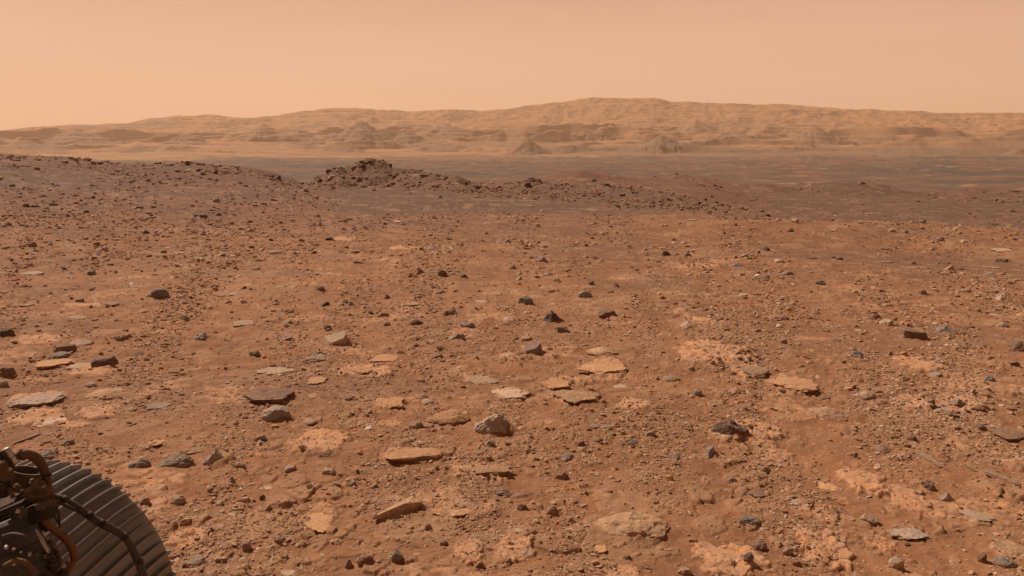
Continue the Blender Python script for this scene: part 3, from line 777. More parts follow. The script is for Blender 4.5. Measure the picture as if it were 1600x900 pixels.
# x0 x1 y0 y1 kind colour yaw tilt | what it looks like | short name other labels use (landmarks only)
CAT = """
508 547 518 542 smooth tan 12 0|large tan block with a smooth sloping top, standing alone left of centre|large smooth tan block
845 880 484 507 pyramid dark 20 0|dark pyramid-shaped boulder with a pointed top, tallest of the central group|dark pyramid boulder
818 848 536 556 smooth purple 0 0|rounded purplish boulder standing alone on smooth soil near the middle|rounded purplish boulder
381 462 604 635 slab brown 3 0|long dark-fronted rock slab with a deep shadow under its front edge|long dark-fronted slab
737 803 645 686 rough ltgrey 10 0|large pale lumpy rock with a pointed peak in the middle foreground|large pale peaked rock
1112 1169 659 690 rough dark -14 0|dark ragged elongated rock lying on bright orange soil|dark ragged elongated rock
1035 1063 586 598 lens grey 0 0|smooth grey lens-shaped stone right of centre|smooth lens-shaped stone
920 1052 793 850 dome grain 4 0|broad layered rock dome with a grey cap in the near foreground|broad layered rock dome
1257 1342 634 660 dome grain -3 0|wide low granular mound of rock in the right foreground|wide granular mound
1195 1277 589 615 plate salmon 0 0|large oval salmon plate of bedrock with undercut rim|oval salmon plate
1406 1447 513 532 block brown -8 0|brown flat-topped block on the right beside a bluish triangular rock|brown flat-topped block
1462 1494 508 523 pyramid blue 0 0|bluish grey triangular rock half buried on the right|bluish triangular rock
1322 1353 547 563 pyramid blue 30 0|dark bluish angular boulder with a pale top facet, right of centre|dark bluish angular boulder
1577 1612 531 554 boulder brown 0 0|round brown boulder cut by the right edge of the photo|round brown edge boulder
1434 1470 705 731 shard tan 147 0|tan wedge-shaped rock pointing towards the viewer on the right|tan wedge-shaped rock
600 693 704 729 slab salmon 4 0|long pale plank-like slab with a dark undercut right end|long plank-like slab
581 657 783 825 shard grain 32 0|long narrow grooved rock shard pointing down to the left|long grooved shard
471 530 786 838 plate salmon 12 0|triangular tan plate lying flat in the lower left foreground|triangular tan plate
689 727 783 821 plate salmon 85 0|squarish salmon plate with a grey upper end|squarish salmon plate
249 303 711 734 rough grey -6 0|rugged grey rock with a pitted arched top right of the rover wheel|rugged arched grey rock
315 364 699 727 pyramid ltgrey 15 0|grey angular rock with a sharp ridge right of the wheel|sharp-ridged grey rock
610 630 863 882 boulder blue 0 0|round bluish grey boulder in the bottom foreground left of centre|round bluish foreground boulder
1387 1411 878 901 boulder tan 0 0|smooth pale rounded boulder at the bottom edge on the right|smooth pale rounded boulder
1393 1438 821 850 plate ltgrey -35 0|pale grey tapering plate in the lower right foreground|tapering pale grey plate
237 264 451 469 boulder blue 0 0|rounded bluish grey boulder standing alone on the left plain|lone bluish grey boulder
300 336 518 534 pyramid blue -15 0|bluish grey faceted rock on the left|faceted bluish rock
83 116 537 554 block brown 18 0|brown angular boulder leaning on a pale slab at left|brown angular boulder at left
30 68 420 431 slab tan 0 0|flat tan slab with a dark front, far on the left plain|flat tan slab on the left plain
809 834 463 478 boulder blue 10 0|grey blue boulder with flat facets behind the middle group|faceted grey boulder
933 966 485 500 block brown 12 0|jagged brown rock with dark right face right of the central group|jagged brown rock
1138 1164 410 422 dome blue 0 0|smooth bluish hump of rock on the distant plain right of centre|smooth bluish hump
1032 1049 390 401 wedge dark 180 0|dark wedge-shaped boulder on the skyline of the pebble plain|dark wedge boulder
683 699 421 433 boulder dark 0 0|dark cubic boulder, middle one of three on the far plain|dark cubic boulder
408 457 635 661 rough ltgrey 0 0|grey rock with a dark overhanging right corner|grey rock with dark corner
729 776 580 603 slab pale 28 0|pale wedge slab rising to the right with a clean top|pale wedge slab
1553 1579 459 473 pyramid pale 0 0|pale grey peaked rock far on the right plain|pale peaked rock far right
1548 1579 388 396 slab tan 0 0|flat tan caprock with a black shadow beneath, at the distant right|flat tan caprock
864 890 509 522 block brown -10 0|brown knobbly rock
1097 1125 697 722 rough ltgrey 75 0|grey upright rock
848 868 474 482 slab tan 0 0|small flat tan slab
901 925 454 467 boulder grey 0 0|rounded grey brown boulder
836 855 399 411 boulder grey 0 0|rounded grey boulder
0 22 512 527 block dark 0 0|dark brown boulder cut by the left edge
105 146 530 546 dome grey 0 0|broad flat grey rock
85 110 552 563 lens blue 10 0|flat grey stone
108 166 562 578 slab tan -14 0|long tan slab sloping to the right
145 184 560 577 block dark -10 0|dark block with a shaded face
-3 24 573 592 boulder brown 0 0|brown and tan boulder at the left edge
58 112 564 578 plate salmon 0 0|flat pale salmon plate
134 152 597 607 lens grey 0 0|small grey stone
132 200 605 630 dome grain 0 0|granular grey tan mound
15 105 618 638 plate ltgrey 0 0|pale grey-topped plate
55 104 646 672 plate pale 25 0|pale sloping plate
0 14 597 609 boulder grey 0 0|small grey boulder
236 270 600 613 pyramid grain 0 0|small triangular grey tan rock
228 270 626 643 plate grey 8 0|flat grey plate
200 215 637 646 lens grey 0 0|small grey stone
209 226 549 557 lens dark 0 0|small dark brown stone
263 282 577 586 slab dark 0 0|small dark flat stone
365 398 501 512 slab tan -6 0|tilted tan slab
230 262 513 525 plate grain 0 0|low rough plate
178 204 523 535 rough brown 0 0|rough brown rock
103 134 492 501 slab tan 0 0|flat tan stone
18 62 681 697 shard grey 25 0|elongated grey shard
65 80 687 695 lens dark 0 0|small dark stone
95 118 687 699 rough grey 0 0|small rough grey rock
335 356 675 684 slab tan 10 0|small tan slab
136 149 424 431 boulder blue 0 0|small bluish stone
328 342 444 451 boulder dark 0 0|small dark boulder
222 234 360 366 boulder dark 0 0|small dark stone
30 52 473 481 slab tan 0 0|small tan slab
165 186 473 480 slab tan 0 0|thin tan slab
345 358 415 421 slab pale 0 0|small pale flat stone
634 661 497 509 boulder brown 8 0|grey brown boulder with a sloping back
589 608 486 496 boulder brown 0 0|small brown boulder
648 665 417 429 wedge brown 180 0|leaning brown boulder
636 653 426 435 wedge brown 150 0|brown wedge stone propped against another
717 733 427 436 pyramid dark 0 0|dark brown pointed stone
666 686 382 392 dome purple 0 0|purplish grey hump
508 522 370 377 boulder dark 0 0|dark round stone
420 443 391 398 lens grey 0 0|long flat grey stone
546 562 390 397 boulder grey 0 0|small grey boulder
550 566 406 413 boulder grey 0 0|small grey boulder
393 408 416 423 lens brown 0 0|small brown stone
598 613 460 469 pyramid brown 0 0|small pointed brown stone
497 516 473 481 wedge dark 0 0|dark wedge stone
632 656 472 481 slab tan -6 0|flat tan stone
510 525 494 501 slab grey 0 0|small grey slab
693 714 485 495 rough brown 0 0|rough brown stone
681 697 453 461 boulder grey 0 0|small grey stone
435 458 527 535 wedge brown 0 0|brown wedge stone with a dark left end
390 407 548 559 boulder grey 0 0|grey stone
487 508 550 562 boulder dark 0 0|dark rounded stone behind a rough tan rock
719 742 501 514 rough grey 0 0|grey tan rough rock
785 808 493 505 dome pale 0 0|pale domed rock
700 728 518 533 rough grey 5 0|grey crumbling rock
398 464 571 586 plate pale 0 0|pale low slab with a rounded rim
388 440 601 614 slab grain 0 0|rough upper slab lying on a longer one
473 520 553 568 rough tan -8 0|rough tan rock with a blunt right end
480 512 588 603 plate salmon 0 0|salmon ragged plate
475 495 657 668 lens tan 0 0|tan stone
398 416 681 691 boulder grey 0 0|grey tan boulder
475 496 613 624 plate salmon 0 0|small salmon plate
538 554 620 628 lens brown 0 0|small brown grey stone
540 582 572 590 plate salmon 15 0|pale cracked plate
575 625 552 570 plate salmon 10 0|salmon plate with a darker far end
588 637 622 645 plate salmon 12 0|salmon cracked plate
676 692 552 561 boulder brown 0 0|small brown boulder
708 737 568 582 dome grain 0 0|small granular dome
658 678 624 636 lens tan 0 0|rounded tan stone
654 668 617 625 rough pale 0 0|small pale stone
668 735 645 669 dome salmon 0 0|rough salmon mound
638 662 662 676 rough tan 0 0|rough tan rock
756 774 691 703 boulder grey 10 0|small grey boulder
497 525 708 718 rough dark 5 0|dark brown rough rock
768 828 604 628 plate pale 8 0|broad pale flat plate
843 891 594 613 slab salmon 14 0|pale salmon slab with a dark right edge
855 945 612 638 plate grain 0 0|wide grainy plate
953 990 601 611 plate pale 0 0|pale grey flat plate
900 980 566 590 plate salmon 0 0|broad salmon plate
915 965 543 561 dome grain 0 0|granular cone-shaped mound
1074 1086 573 581 boulder grey 0 0|small grey stone
1088 1115 590 607 shard grey 150 0|elongated grey stone pointing down right
1082 1097 610 621 boulder grey 0 0|small grey boulder
1140 1162 584 598 slab salmon 0 0|salmon slab
1160 1201 573 590 slab tan 8 0|tan slab with a dark right tip
1008 1024 673 685 boulder grey 0 0|small grey boulder
920 938 664 673 lens blue 0 0|small bluish stone
936 962 668 679 rough tan 0 0|small rough tan rock
877 896 711 724 boulder grey 0 0|rounded grey stone
898 914 690 699 boulder brown 0 0|small brown stone
925 942 686 695 boulder brown 0 0|small brown stone
980 997 691 702 boulder grey 0 0|small grey boulder
1043 1063 705 719 rough grey -20 0|small rough grey rock
865 888 738 753 rough brown 0 0|pitted brown rock
1039 1052 746 757 boulder salmon 0 0|small orange stone
886 896 808 818 boulder tan 0 0|small round tan stone
936 963 767 780 rough grain 0 0|knobbly tan rock
1153 1190 814 829 rough blue 8 0|bluish jagged rock
1137 1152 750 761 boulder grey 0 0|small grey stone
1169 1201 773 785 slab grey -5 0|long pale grey slab
972 988 870 880 rough dark 0 0|small dark stone
1058 1080 889 903 boulder pale 0 0|pale rounded stone at the bottom edge
848 874 788 806 rough grain 0 0|crumbly tan rock
808 824 790 803 rough brown 0 0|small brown rock
927 949 856 874 plate salmon 0 0|small orange plate
1160 1177 868 884 boulder grey 20 0|small grey rock on bright bedrock
1341 1368 611 627 dome tan 0 0|tan domed rock with a dark right corner
1278 1297 621 630 boulder brown 0 0|small brown stone
1443 1473 583 594 wedge blue 0 0|bluish wedge stone
1400 1424 618 634 shard tan 210 0|long tan shard
1448 1460 627 637 boulder grey 0 0|small grey stone
1483 1510 626 639 pyramid grey 0 0|grey pointed rock on an orange plate
1467 1489 637 651 block grey -20 0|grey brown block
1517 1537 636 646 boulder brown 0 0|brown stone
1568 1588 634 642 lens brown 0 0|small brown stone
1520 1544 666 678 rough dark 0 0|dark rough rock
1545 1604 672 692 slab brown -14 0|long brown slab with a black shadow at the right edge
1363 1390 695 710 dome grey 0 0|grey tan domed rock
1320 1338 705 716 wedge brown -20 0|small brown wedge stone
1415 1432 684 694 rough dark 0 0|small dark rock
1570 1592 563 573 wedge dark 0 0|small dark stone
1540 1590 743 763 shard grey 160 0|long grey rock tapering to the left
1510 1533 731 745 shard grey 155 0|grey sloping stone
1466 1489 766 786 pyramid grey 0 0|pale grey pointed rock
1440 1460 758 772 rough dark 0 0|small dark rough rock
1277 1309 755 772 plate salmon 0 0|rounded salmon plate
1497 1552 801 818 plate pale -8 0|long pale grey plate
1343 1371 805 822 boulder tan 0 0|tan grey boulder
1233 1258 779 792 plate tan 0 0|small tan plate
1527 1540 866 884 boulder brown 0 0|small brown boulder
1552 1588 876 897 rough grey -25 0|rough grey rock
1547 1610 838 872 plate grain -15 0|rough grainy plate
1178 1198 846 863 boulder grey 0 0|grey stone
1222 1236 859 873 boulder purple 0 0|small purplish stone
1216 1229 530 540 boulder brown 0 0|small brown stone
728 800 733 751 slab grain 0 0|grainy slab with a dark lower edge
544 558 751 762 boulder grey 35 0|small grey brown stone
503 526 734 746 rough tan 0 0|small rough tan rock
556 584 871 888 boulder brown 0 0|brown rounded rock
538 552 881 896 pyramid grey 0 0|small pointed grey stone
429 447 841 854 boulder tan 20 0|round tan stone
378 394 851 866 boulder purple 0 0|purplish round stone
377 391 780 789 boulder tan 0 0|small tan stone
404 415 776 785 boulder dark 30 0|small dark stone
687 700 848 859 boulder purple 0 0|small purplish stone
663 675 825 835 boulder brown 0 0|small brown stone
740 757 877 890 wedge brown 0 0|brown wedge stone
632 660 856 863 shard dark 170 0|thin dark shard
438 464 890 905 plate pale 0 0|pale plate at the bottom edge
773 802 762 777 rough grey 0 0|crumbly grey rock
202 235 718 735 rough blue 10 0|rough bluish rock
58 92 709 722 rough grey -5 0|pitted grey rock
232 258 690 703 plate salmon 0 0|small salmon plate
290 322 700 711 slab tan 8 0|thin tan slab
266 292 779 795 rough tan 0 0|rough tan rock
357 369 753 763 pyramid grey 0 0|small pointed grey stone
218 234 784 794 boulder grey 0 0|small grey stone
282 304 812 825 rough grain 0 0|small crumbly rock
285 323 873 887 rough blue 0 0|rough bluish grey rock
363 383 721 733 rough tan 0 0|small rough tan rock
1069 1080 394 402 boulder dark 0 0|small dark boulder
1152 1169 396 404 wedge grey 0 0|small grey wedge stone
1188 1203 384 392 boulder dark 0 0|small dark boulder
1096 1108 480 487 boulder brown 0 0|small brown boulder
1080 1114 494 504 slab salmon 0 0|tan slab with a dark right end
1061 1085 505 518 dome pale 0 0|pale grey domed rock
848 864 424 432 dome grey 0 0|small grey hump
864 876 436 442 rough grey 0 0|small grey stone
780 805 551 563 plate grain 0 0|low grainy plate
1219 1240 422 431 boulder grey 0 0|small grey boulder
1188 1203 428 437 pyramid grey 0 0|small pointed grey stone
1274 1289 440 447 boulder dark 0 0|small dark stone
1306 1318 401 408 boulder dark 0 0|small dark boulder
1375 1394 404 412 slab grey 0 0|small grey slab
1258 1276 398 405 slab dark 0 0|dark flat stone
1502 1518 449 458 rough tan 0 0|small tan rock
1380 1396 474 482 boulder tan 0 0|small tan boulder
1267 1282 486 493 boulder brown 0 0|small brown boulder
1356 1377 491 502 pyramid brown 0 0|grey brown pointed rock
1560 1576 506 515 boulder grey 0 0|small grey stone
1374 1395 498 509 rough pale 0 0|small pale rough rock
1545 1560 345 352 slab dark 0 0|small dark slab
1298 1312 357 364 shard pale 200 0|small pale pointed stone
1553 1575 404 411 slab dark 0 0|thin dark slab
1540 1562 414 421 slab grey 0 0|grey layered slab
1536 1556 425 433 wedge grey 0 0|grey wedge stone
"""
FARCAT = """
428 440 273 281 wedge dark 0 0|dark wedge boulder at the right end of the left hill crest
418 430 270 276 slab brown 0 0|brown block on the crest at the right end of the left hill
331 344 310 317 boulder grey 0 0|round grey boulder halfway down the left hill slope
311 321 269 274 block grey 0 0|pale grey block just below the crest of the left hill
312 324 334 341 block brown 0 0|brown block near the foot of the left hill slope
60 73 304 309 pyramid dark 0 0|dark pointed stone on the left hill slope near the left edge
82 92 286 291 slab dark 0 0|dark flat stone high on the left hill slope
137 145 255 259 slab dark 0 0|dark stone on the far left hill crest
332 346 257 261 slab dark 0 0|thin dark slab on the middle of the left hill crest
142 149 306 310 boulder dark 0 0|small dark stone below the middle of the left hill
210 224 320 326 slab dark 0 0|dark slab low on the left hill slope
144 156 317 322 slab grey 0 0|grey slab low on the left hill slope beside a dark one
78 90 317 322 boulder dark 0 0|small dark round stone low on the far left slope
382 398 357 363 rough tan 0 0|small tan rough rock where the left slope meets the plain
232 244 337 342 slab dark 0 0|dark slab where the left hill levels out
392 402 318 322 slab dark 0 0|thin dark slab on the right shoulder of the left hill
518 536 260 265 slab dark -8 0|dark overhanging slab at the upper left of the middle ridge
508 520 263 270 block brown 20 0|brown block below the upper left slab of the middle ridge
561 572 251 257 block dark 0 0|dark block at the left end of the middle ridge summit
574 590 251 256 slab dark 12 0|tilted dark slab crowning the middle ridge
590 604 252 257 slab brown -12 0|brown slab at the right end of the middle ridge summit
606 613 256 261 block dark 0 0|dark block just right of the middle ridge summit
548 560 258 266 rough brown 0 0|rough brown rock left below the middle ridge summit
512 524 274 280 block tan 0 0|tan block on the lower left flank of the middle ridge
495 504 280 286 block dark 0 0|small dark block at the left foot of the middle ridge
556 566 276 284 boulder grey 0 0|grey boulder low on the front of the middle ridge
572 584 277 284 slab brown 15 0|brown slab low on the front of the middle ridge
597 612 267 272 slab dark 25 0|dark slab on the front face right of the summit
640 660 268 275 slab tan -6 0|pale brown slab on the ridge shoulder right of the summit
655 672 273 277 slab dark -6 0|thin dark slab below the ridge shoulder
690 704 274 281 rough brown 0 0|rough brown rock on the right hump of the middle ridge
700 714 280 287 slab dark -15 0|dark slab on the right hump of the middle ridge
742 752 290 297 block dark 0 0|dark block at the right foot of the middle ridge
680 692 305 311 wedge dark 0 0|dark wedge stone on the small mound in the sandy hollow
818 830 286 294 block dark 0 0|dark block on the right part of the rubbly ridge
870 882 291 297 slab dark 0 0|dark slab at the top of the low rubbly ridge
914 926 297 301 slab grey 5 0|grey slab on the right slope of the low ridge
932 942 301 305 slab dark -5 0|small dark slab right of a grey one on the low ridge
938 953 286 290 slab dark -5 0|dark slab jutting from the reddish knoll behind the ridge
922 932 280 285 rough dark 0 0|dark rock on top of the reddish knoll behind the ridge
968 977 303 308 block dark 0 0|small dark block on the tail of the low ridge
1008 1024 315 320 wedge dark 0 0|dark wedge stone at the right tail of the low ridge
1170 1184 310 314 slab dark 0 0|thin dark slab on the brown slope right of the ridge
1385 1397 286 292 rough dark 0 0|dark lump on top of the distant brown mound at right
1340 1352 284 289 rough brown 0 0|brown lump on the left shoulder of the distant mound at right
1264 1276 342 347 slab dark 0 0|dark slab on the left end of the bright gravel lip at right
1340 1350 347 351 slab dark 0 0|thin dark slab on the bright gravel lip at right
1545 1553 342 346 slab grey 0 0|small grey slab behind the bright gravel lip far right
"""
HERO = []
PLACED = []      # (u, y, w) of everything set so far
def parse(txt):
    out = []
    for i, ln in enumerate(txt.strip().splitlines()):
        a = ln.split('|'); n = a[0].split()
        x0, x1, y0, y1 = map(float, n[:4])
        out.append(dict(x0=x0, x1=x1, y0=y0, y1=y1, kind=n[4], mat=n[5], yaw=float(n[6]), tilt=float(n[7]), desc=a[1].strip(), nick=a[2].strip() if len(a) > 2 else None))
    return out
CATL = parse(CAT)
for c in CATL:
    if c['nick']: HERO.append(((c['x0'] + c['x1']) / 2, c['y1'], c['nick']))
HERO += [(130, 800, 'ribbed rover wheel')]

LABELS = {}
def relation(u, y, skip=0):
    L = sorted(HERO, key=lambda h: math.hypot(u - h[0], 2.2 * (y - h[1])))
    h = L[skip]; dx, dy = u - h[0], y - h[1]
    side = 'right' if dx > 0 else 'left'; fb = 'in front' if dy > 0 else 'behind'
    if abs(dx) > 3.0 * abs(dy): s = f'{side} of'
    elif abs(dx) < .8 * abs(dy): s = 'in front of' if dy > 0 else 'behind'
    else: s = f'{fb} and {side} of'
    dd = math.hypot(dx, 2.2 * dy)
    how = 'close ' if dd < 45 else '' if dd < 110 else 'well '
    if how == 'close ' : how = 'just '
    return f'{how}{s} the {h[2]}'
def make_label(desc, u, y):
    for k in range(len(HERO)):
        l = f'{desc} {relation(u, y, k)}'
        if l not in LABELS and len(l.split()) <= 16:
            LABELS[l] = 1
            return l
    if desc not in LABELS:
        LABELS[desc] = 1
        return desc if len(desc.split()) >= 4 else None
    return None

NAME = {'slab': 'flat_rock', 'plate': 'rock_plate', 'dome': 'rock_outcrop', 'shard': 'rock_shard', 'lens': 'stone', 'rough': 'rock',
        'block': 'rock', 'smooth': 'boulder', 'wedge': 'rock', 'boulder': 'boulder', 'pyramid': 'rock'}
CATG = {'flat_rock': 'rock slab', 'rock_plate': 'rock plate', 'rock_outcrop': 'rock outcrop', 'rock_shard': 'rock shard', 'stone': 'stone', 'rock': 'rock', 'boulder': 'boulder'}
def settle(o, nm, label, group):
    o['label'] = label; o['category'] = CATG[nm]
    o['group'] = group
    o['kind'] = 'thing'

for i, c in enumerate(CATL + parse(FARCAT)):
    nm = NAME[c['kind']]
    if nm in ('boulder', 'rock') and c['x1'] - c['x0'] < 14: nm = 'stone'
    o = place_px(c['x0'], c['x1'], c['y0'], c['y1'], c['kind'], 1000 + i * 7, c['mat'], c['yaw'], nm, tilt=c['tilt'])
    if o is None: print('NOPLACE', c['desc']); continue
    u, y = (c['x0'] + c['x1']) / 2, c['y1']
    far = i >= len(CATL)
    label = c['desc'] if (c['nick'] or far) else make_label(c['desc'], u, y)
    settle(o, nm, label, 'rocks on the left hill and the ridge' if far else 'larger rocks lying on the plain')
    PLACED.append((u, y, c['x1'] - c['x0']))

# medium stones between the large ones
rg = np.random.RandomState(5)
def clear(u, y, w, lst, k=.75):
    return all(abs(u - a) > (w + b) * k or abs(y - e) * 2.2 > (w + b) * k for a, e, b in lst)
kinds = ['boulder', 'rough', 'slab', 'lens', 'wedge', 'pyramid', 'plate']
ADJ = {'grey': 'grey', 'blue': 'bluish', 'brown': 'brown', 'dark': 'dark', 'tan': 'tan', 'pale': 'pale', 'salmon': 'orange', 'purple': 'purplish', 'ltgrey': rock_material('light_grey_stone', (0.33, 0.240, 0.185), (0.46, 0.345, 0.270), (0.42, 0.235, .135), .55, bump=.010),
 'grain': 'speckled'}
KND = {'boulder': 'small round {} stone', 'rough': 'small ragged {} stone', 'slab': 'small flat {} stone', 'lens': 'small smooth {} stone',
       'wedge': 'small wedge-shaped {} stone', 'pyramid': 'small pointed {} stone', 'plate': 'thin {} plate'}
made = 0
for tr in range(4000):
    if made >= 62: break
    u = rg.uniform(8, 1592); y = 345 + 545 * rg.uniform() ** 1.15
    if u < 290 and y > 700: continue
    w = rg.uniform(11, 17) * (.85 + (y - 345) / 900)
    if not clear(u, y, w, PLACED, 1.0): continue
    kd = kinds[rg.choice(7, p=[.16, .2, .24, .12, .08, .04, .16])]
    mt = rg.choice(['grey', 'blue', 'brown', 'dark', 'tan', 'pale', 'purple', 'grain'], p=[.24, .05, .18, .03, .24, .11, .05, .10])
    if kd == 'plate': mt = rg.choice(['tan', 'salmon', 'pale'])
    lab = make_label(KND[kd].format(ADJ[mt]), u, y)
    if lab is None: continue
    hh = w * {'slab': .42, 'plate': .42, 'lens': .5}.get(kd, .62) * rg.uniform(.85, 1.15)
    o = place_px(u - w / 2, u + w / 2, y - hh, y, kd, 5000 + tr, str(mt), rg.uniform(-40, 40), 'rock_plate' if kd == 'plate' else 'stone')
    if o is None: continue
    settle(o, 'rock_plate' if kd == 'plate' else 'stone', lab, 'small loose stones on the plain')
    PLACED.append((u, y, w)); made += 1
print('rocks', len(PLACED))
# soil banked up against the rocks
def bank_soil():
    me = ground.data
    n = len(me.vertices)
    co = np.empty(n * 3, np.float32); me.vertices.foreach_get('co', co); co = co.reshape(-1, 3)
    near = np.nonzero((np.hypot(co[:, 0], co[:, 1]) < 42) & (co[:, 1] > 1.5))[0]
    near = near[np.argsort(co[near, 1])]
    X, Y = co[near, 0].astype(float), co[near, 1].astype(float)
    add = np.zeros(len(near))
    for k, (cx, cy, w, d, h, yaw) in enumerate(BANK):
        R = max(w, d) * 1.1
        i0, i1 = np.searchsorted(Y, cy - R), np.searchsorted(Y, cy + R)
        x, y = X[i0:i1] - cx, Y[i0:i1] - cy
        m = np.abs(x) < R
        if not m.any(): continue
        x, y = x[m], y[m]
        c, s_ = math.cos(yaw), math.sin(yaw)
        lx = (x * c + y * s_) / (w * .5); ly = (-x * s_ + y * c) / (d * .5)
        q = np.hypot(lx, ly) + .16 * gnoise(x / (w * .25) + k, y / (w * .25), 301)
        lean = 1 + .7 * np.clip(x / (w * .5), -1, 1)          # more drift on the lee side
        b = np.exp(-np.clip(q - .75, 0, 9) ** 2 / .10) * lean
        add[np.nonzero(m)[0] + i0] += min(.16 * h, .02) * b
    co[near, 2] += np.minimum(add, .04)
    me.vertices.foreach_set('co', co.ravel()); me.update()
bank_soil()

# ------------------------------------------------------------------ pebbles and flakes: too many to count
def pebble_material():
    s = NT('pebble_mix')
    a = s.attr('tone')
    r = s.n('ShaderNodeValToRGB'); r.color_ramp.interpolation = 'LINEAR'
    e = r.color_ramp.elements
    e[0].position, e[0].color = 0, (0.100, 0.070, 0.060, 1)
    e[1].position, e[1].color = 1, (0.66, 0.50, 0.39, 1)
    for p, c in ((.16, (0.150, 0.092, 0.062)), (.34, (0.250, 0.122, 0.060)), (.62, (0.36, 0.180, 0.092)), (.84, (0.48, 0.270, 0.150)), (.95, (0.46, 0.315, 0.225))):
        x = e.new(p); x.color = (*c, 1)
    s.l(a, r.inputs[0])
    g = s.n('ShaderNodeNewGeometry')
    n = s.noise(g.outputs['Position'], 40, 4, .65)
    c = s.mix(s.ramp(n, .35, .65, 0, .45), r.outputs[0], (0.29, 0.140, 0.074))
    s.l(c, s.b.inputs['Base Color'])
    return s.m

def templates(n, level, seed):
    T = []
    for k in range(n):
        kind = ['slab', 'rough', 'boulder', 'slab', 'wedge', 'plate', 'lens'][k % 7]
        v, f = unit_rock(kind, seed + k, level)
        v = v * np.array([.5, .5, {'slab': .20, 'plate': .15, 'wedge': .36, 'rough': .32, 'boulder': .46, 'lens': .28}[kind]])
        T.append((v, f))
    return T

def build_pebbles():
    rg = np.random.RandomState(11)
    VV, FF, TT = [], [], []
    off = 0
    def add(Tm, X, Y, size, tone, squash=None):
        nonlocal off
        Z = terrain(X, Y)
        pick = rg.randint(len(Tm), size=len(X)); yaw = rg.uniform(0, 6.283, len(X))
        tx = rg.normal(0, .20, len(X)); ty = rg.normal(0, .20, len(X))
        ex = np.exp(rg.normal(0, .22, len(X))); ez = np.exp(rg.normal(0, .25, len(X)))
        for k, (v, f) in enumerate(Tm):
            id_ = np.nonzero(pick == k)[0]
            if not len(id_): continue
            c, s_ = np.cos(yaw[id_])[:, None], np.sin(yaw[id_])[:, None]
            x = v[None, :, 0] * ex[id_][:, None]; y = v[None, :, 1] / ex[id_][:, None]; z = v[None, :, 2] * ez[id_][:, None]
            z = z + x * tx[id_][:, None] + y * ty[id_][:, None]
            sz = size[id_][:, None]
            P = np.stack([(x * c - y * s_) * sz + X[id_][:, None], (x * s_ + y * c) * sz + Y[id_][:, None], z * sz + Z[id_][:, None] - .03 * sz], -1)
            nv = v.shape[0]
            VV.append(P.reshape(-1, 3)); TT.append(np.repeat(tone[id_], nv))
            base = off + np.arange(len(id_)) * nv
            FF.append((f[None] + base[:, None, None]).reshape(-1, 3)); off += len(id_) * nv
    lowT = templates(21, 1, 300); midT = templates(14, 2, 400)
    def field(n, y0, y1, smin, smax, pw, T, tone_shift=0.0):
        patch(n, y0, y1, smin, smax, pw, T, tone_shift, -130, 1730)
        patch(n // 4, y0, y1, smin * 1.2, smax, pw, T, tone_shift, -1100, -130)
        patch(n // 4, y0, y1, smin * 1.2, smax, pw, T, tone_shift, 1730, 2700)
    def patch(n, y0, y1, smin, smax, pw, T, tone_shift, u0, u1):
        u = rg.uniform(u0, u1, n); y = rg.uniform(y0, y1, n)
        dy = y - 235.0; r = H * F / dy
        a = np.arctan((u - 800) * math.cos(PITCH) / F)
        r = r * np.exp(rg.normal(0, .02, n))
        X = r * np.sin(a); Y = r * np.cos(a)
        _, at = terrain(X, Y, True)
        cl = .36 + 1.35 * gnoise(X / (.05 * r + .15), Y / (.10 * r + .3), 501) + .5 * gnoise(X / .35, Y / .35, 502)
        keep = rg.uniform(size=n) < np.clip(cl, .10, 1) * (1 - np.where(r > 14, .97, .80 - .35 * (r < 8.5)) * np.clip(at['sand'] * 1.1, 0, 1)) * (1 - .45 * np.clip(at['slab'], 0, 1))
        X, Y, r = X[keep], Y[keep], r[keep]
        px = smin * (1 - rg.uniform(size=len(X))) ** (-1 / pw); px = np.minimum(px, smax)
        size = px * r / F
        tone = np.clip(.20 + rg.beta(3.2, 2.0, len(X)) * .72 + tone_shift + .10 * gnoise(X / 2, Y / 2, 503), 0, .93)
        pale = rg.uniform(size=len(X)) < .07; tone[pale] = rg.uniform(.85, 1.0, pale.sum())
        dk = rg.uniform(size=len(X)) < .04 + sstep(8, 22, r) * .42; tone[dk] = rg.uniform(0, .3, dk.sum())
        add(T, X, Y, size, tone)
    field(34000, 600, 960, 1.4, 3.2, 4.0, lowT, .12)
    field(26000, 330, 480, 1.7, 4.5, 3.6, lowT, .16)
    field(22000, 480, 700, 1.9, 5.0, 3.4, lowT, .20)
    field(24000, 590, 960, 2.5, 8, 3.2, lowT, .24)
    field(16000, 400, 600, 2.1, 6.5, 3.2, lowT, .24)
    field(30000, 640, 960, 2.2, 9, 2.7, lowT)
    field(1100, 560, 950, 6.0, 13, 3.6, midT)
    field(24000, 470, 660, 2.2, 8, 2.7, lowT)
    field(20000, 375, 480, 2.1, 9, 2.5, lowT)
    field(12000, 318, 385, 1.8, 8, 2.5, lowT)
    field(1000, 380, 600, 5.5, 10, 3.6, midT)
    # left hill, where the slope faces the viewer
    n = 12000
    u = rg.uniform(-130, 640, n); r = rg.uniform(11, 34, n); a = np.arctan((u - 800) * math.cos(PITCH) / F)
    X = r * np.sin(a); Y = r * np.cos(a); _, at = terrain(X, Y, True)
    k = rg.uniform(size=n) < np.clip(.45 + .9 * gnoise(X / 2.2, Y / 2.5, 511), .05, 1) * (1 - .96 * np.clip(at['sand'] * 1.2, 0, 1))
    X, Y, r = X[k], Y[k], r[k]
    px = np.minimum(1.8 * (1 - rg.uniform(size=len(X))) ** (-1 / 2.4), 8)
    add(lowT, X, Y, px * r / F, np.where(rg.uniform(size=len(X)) < .5, rg.uniform(0, .3, len(X)), rg.uniform(.3, .8, len(X))))
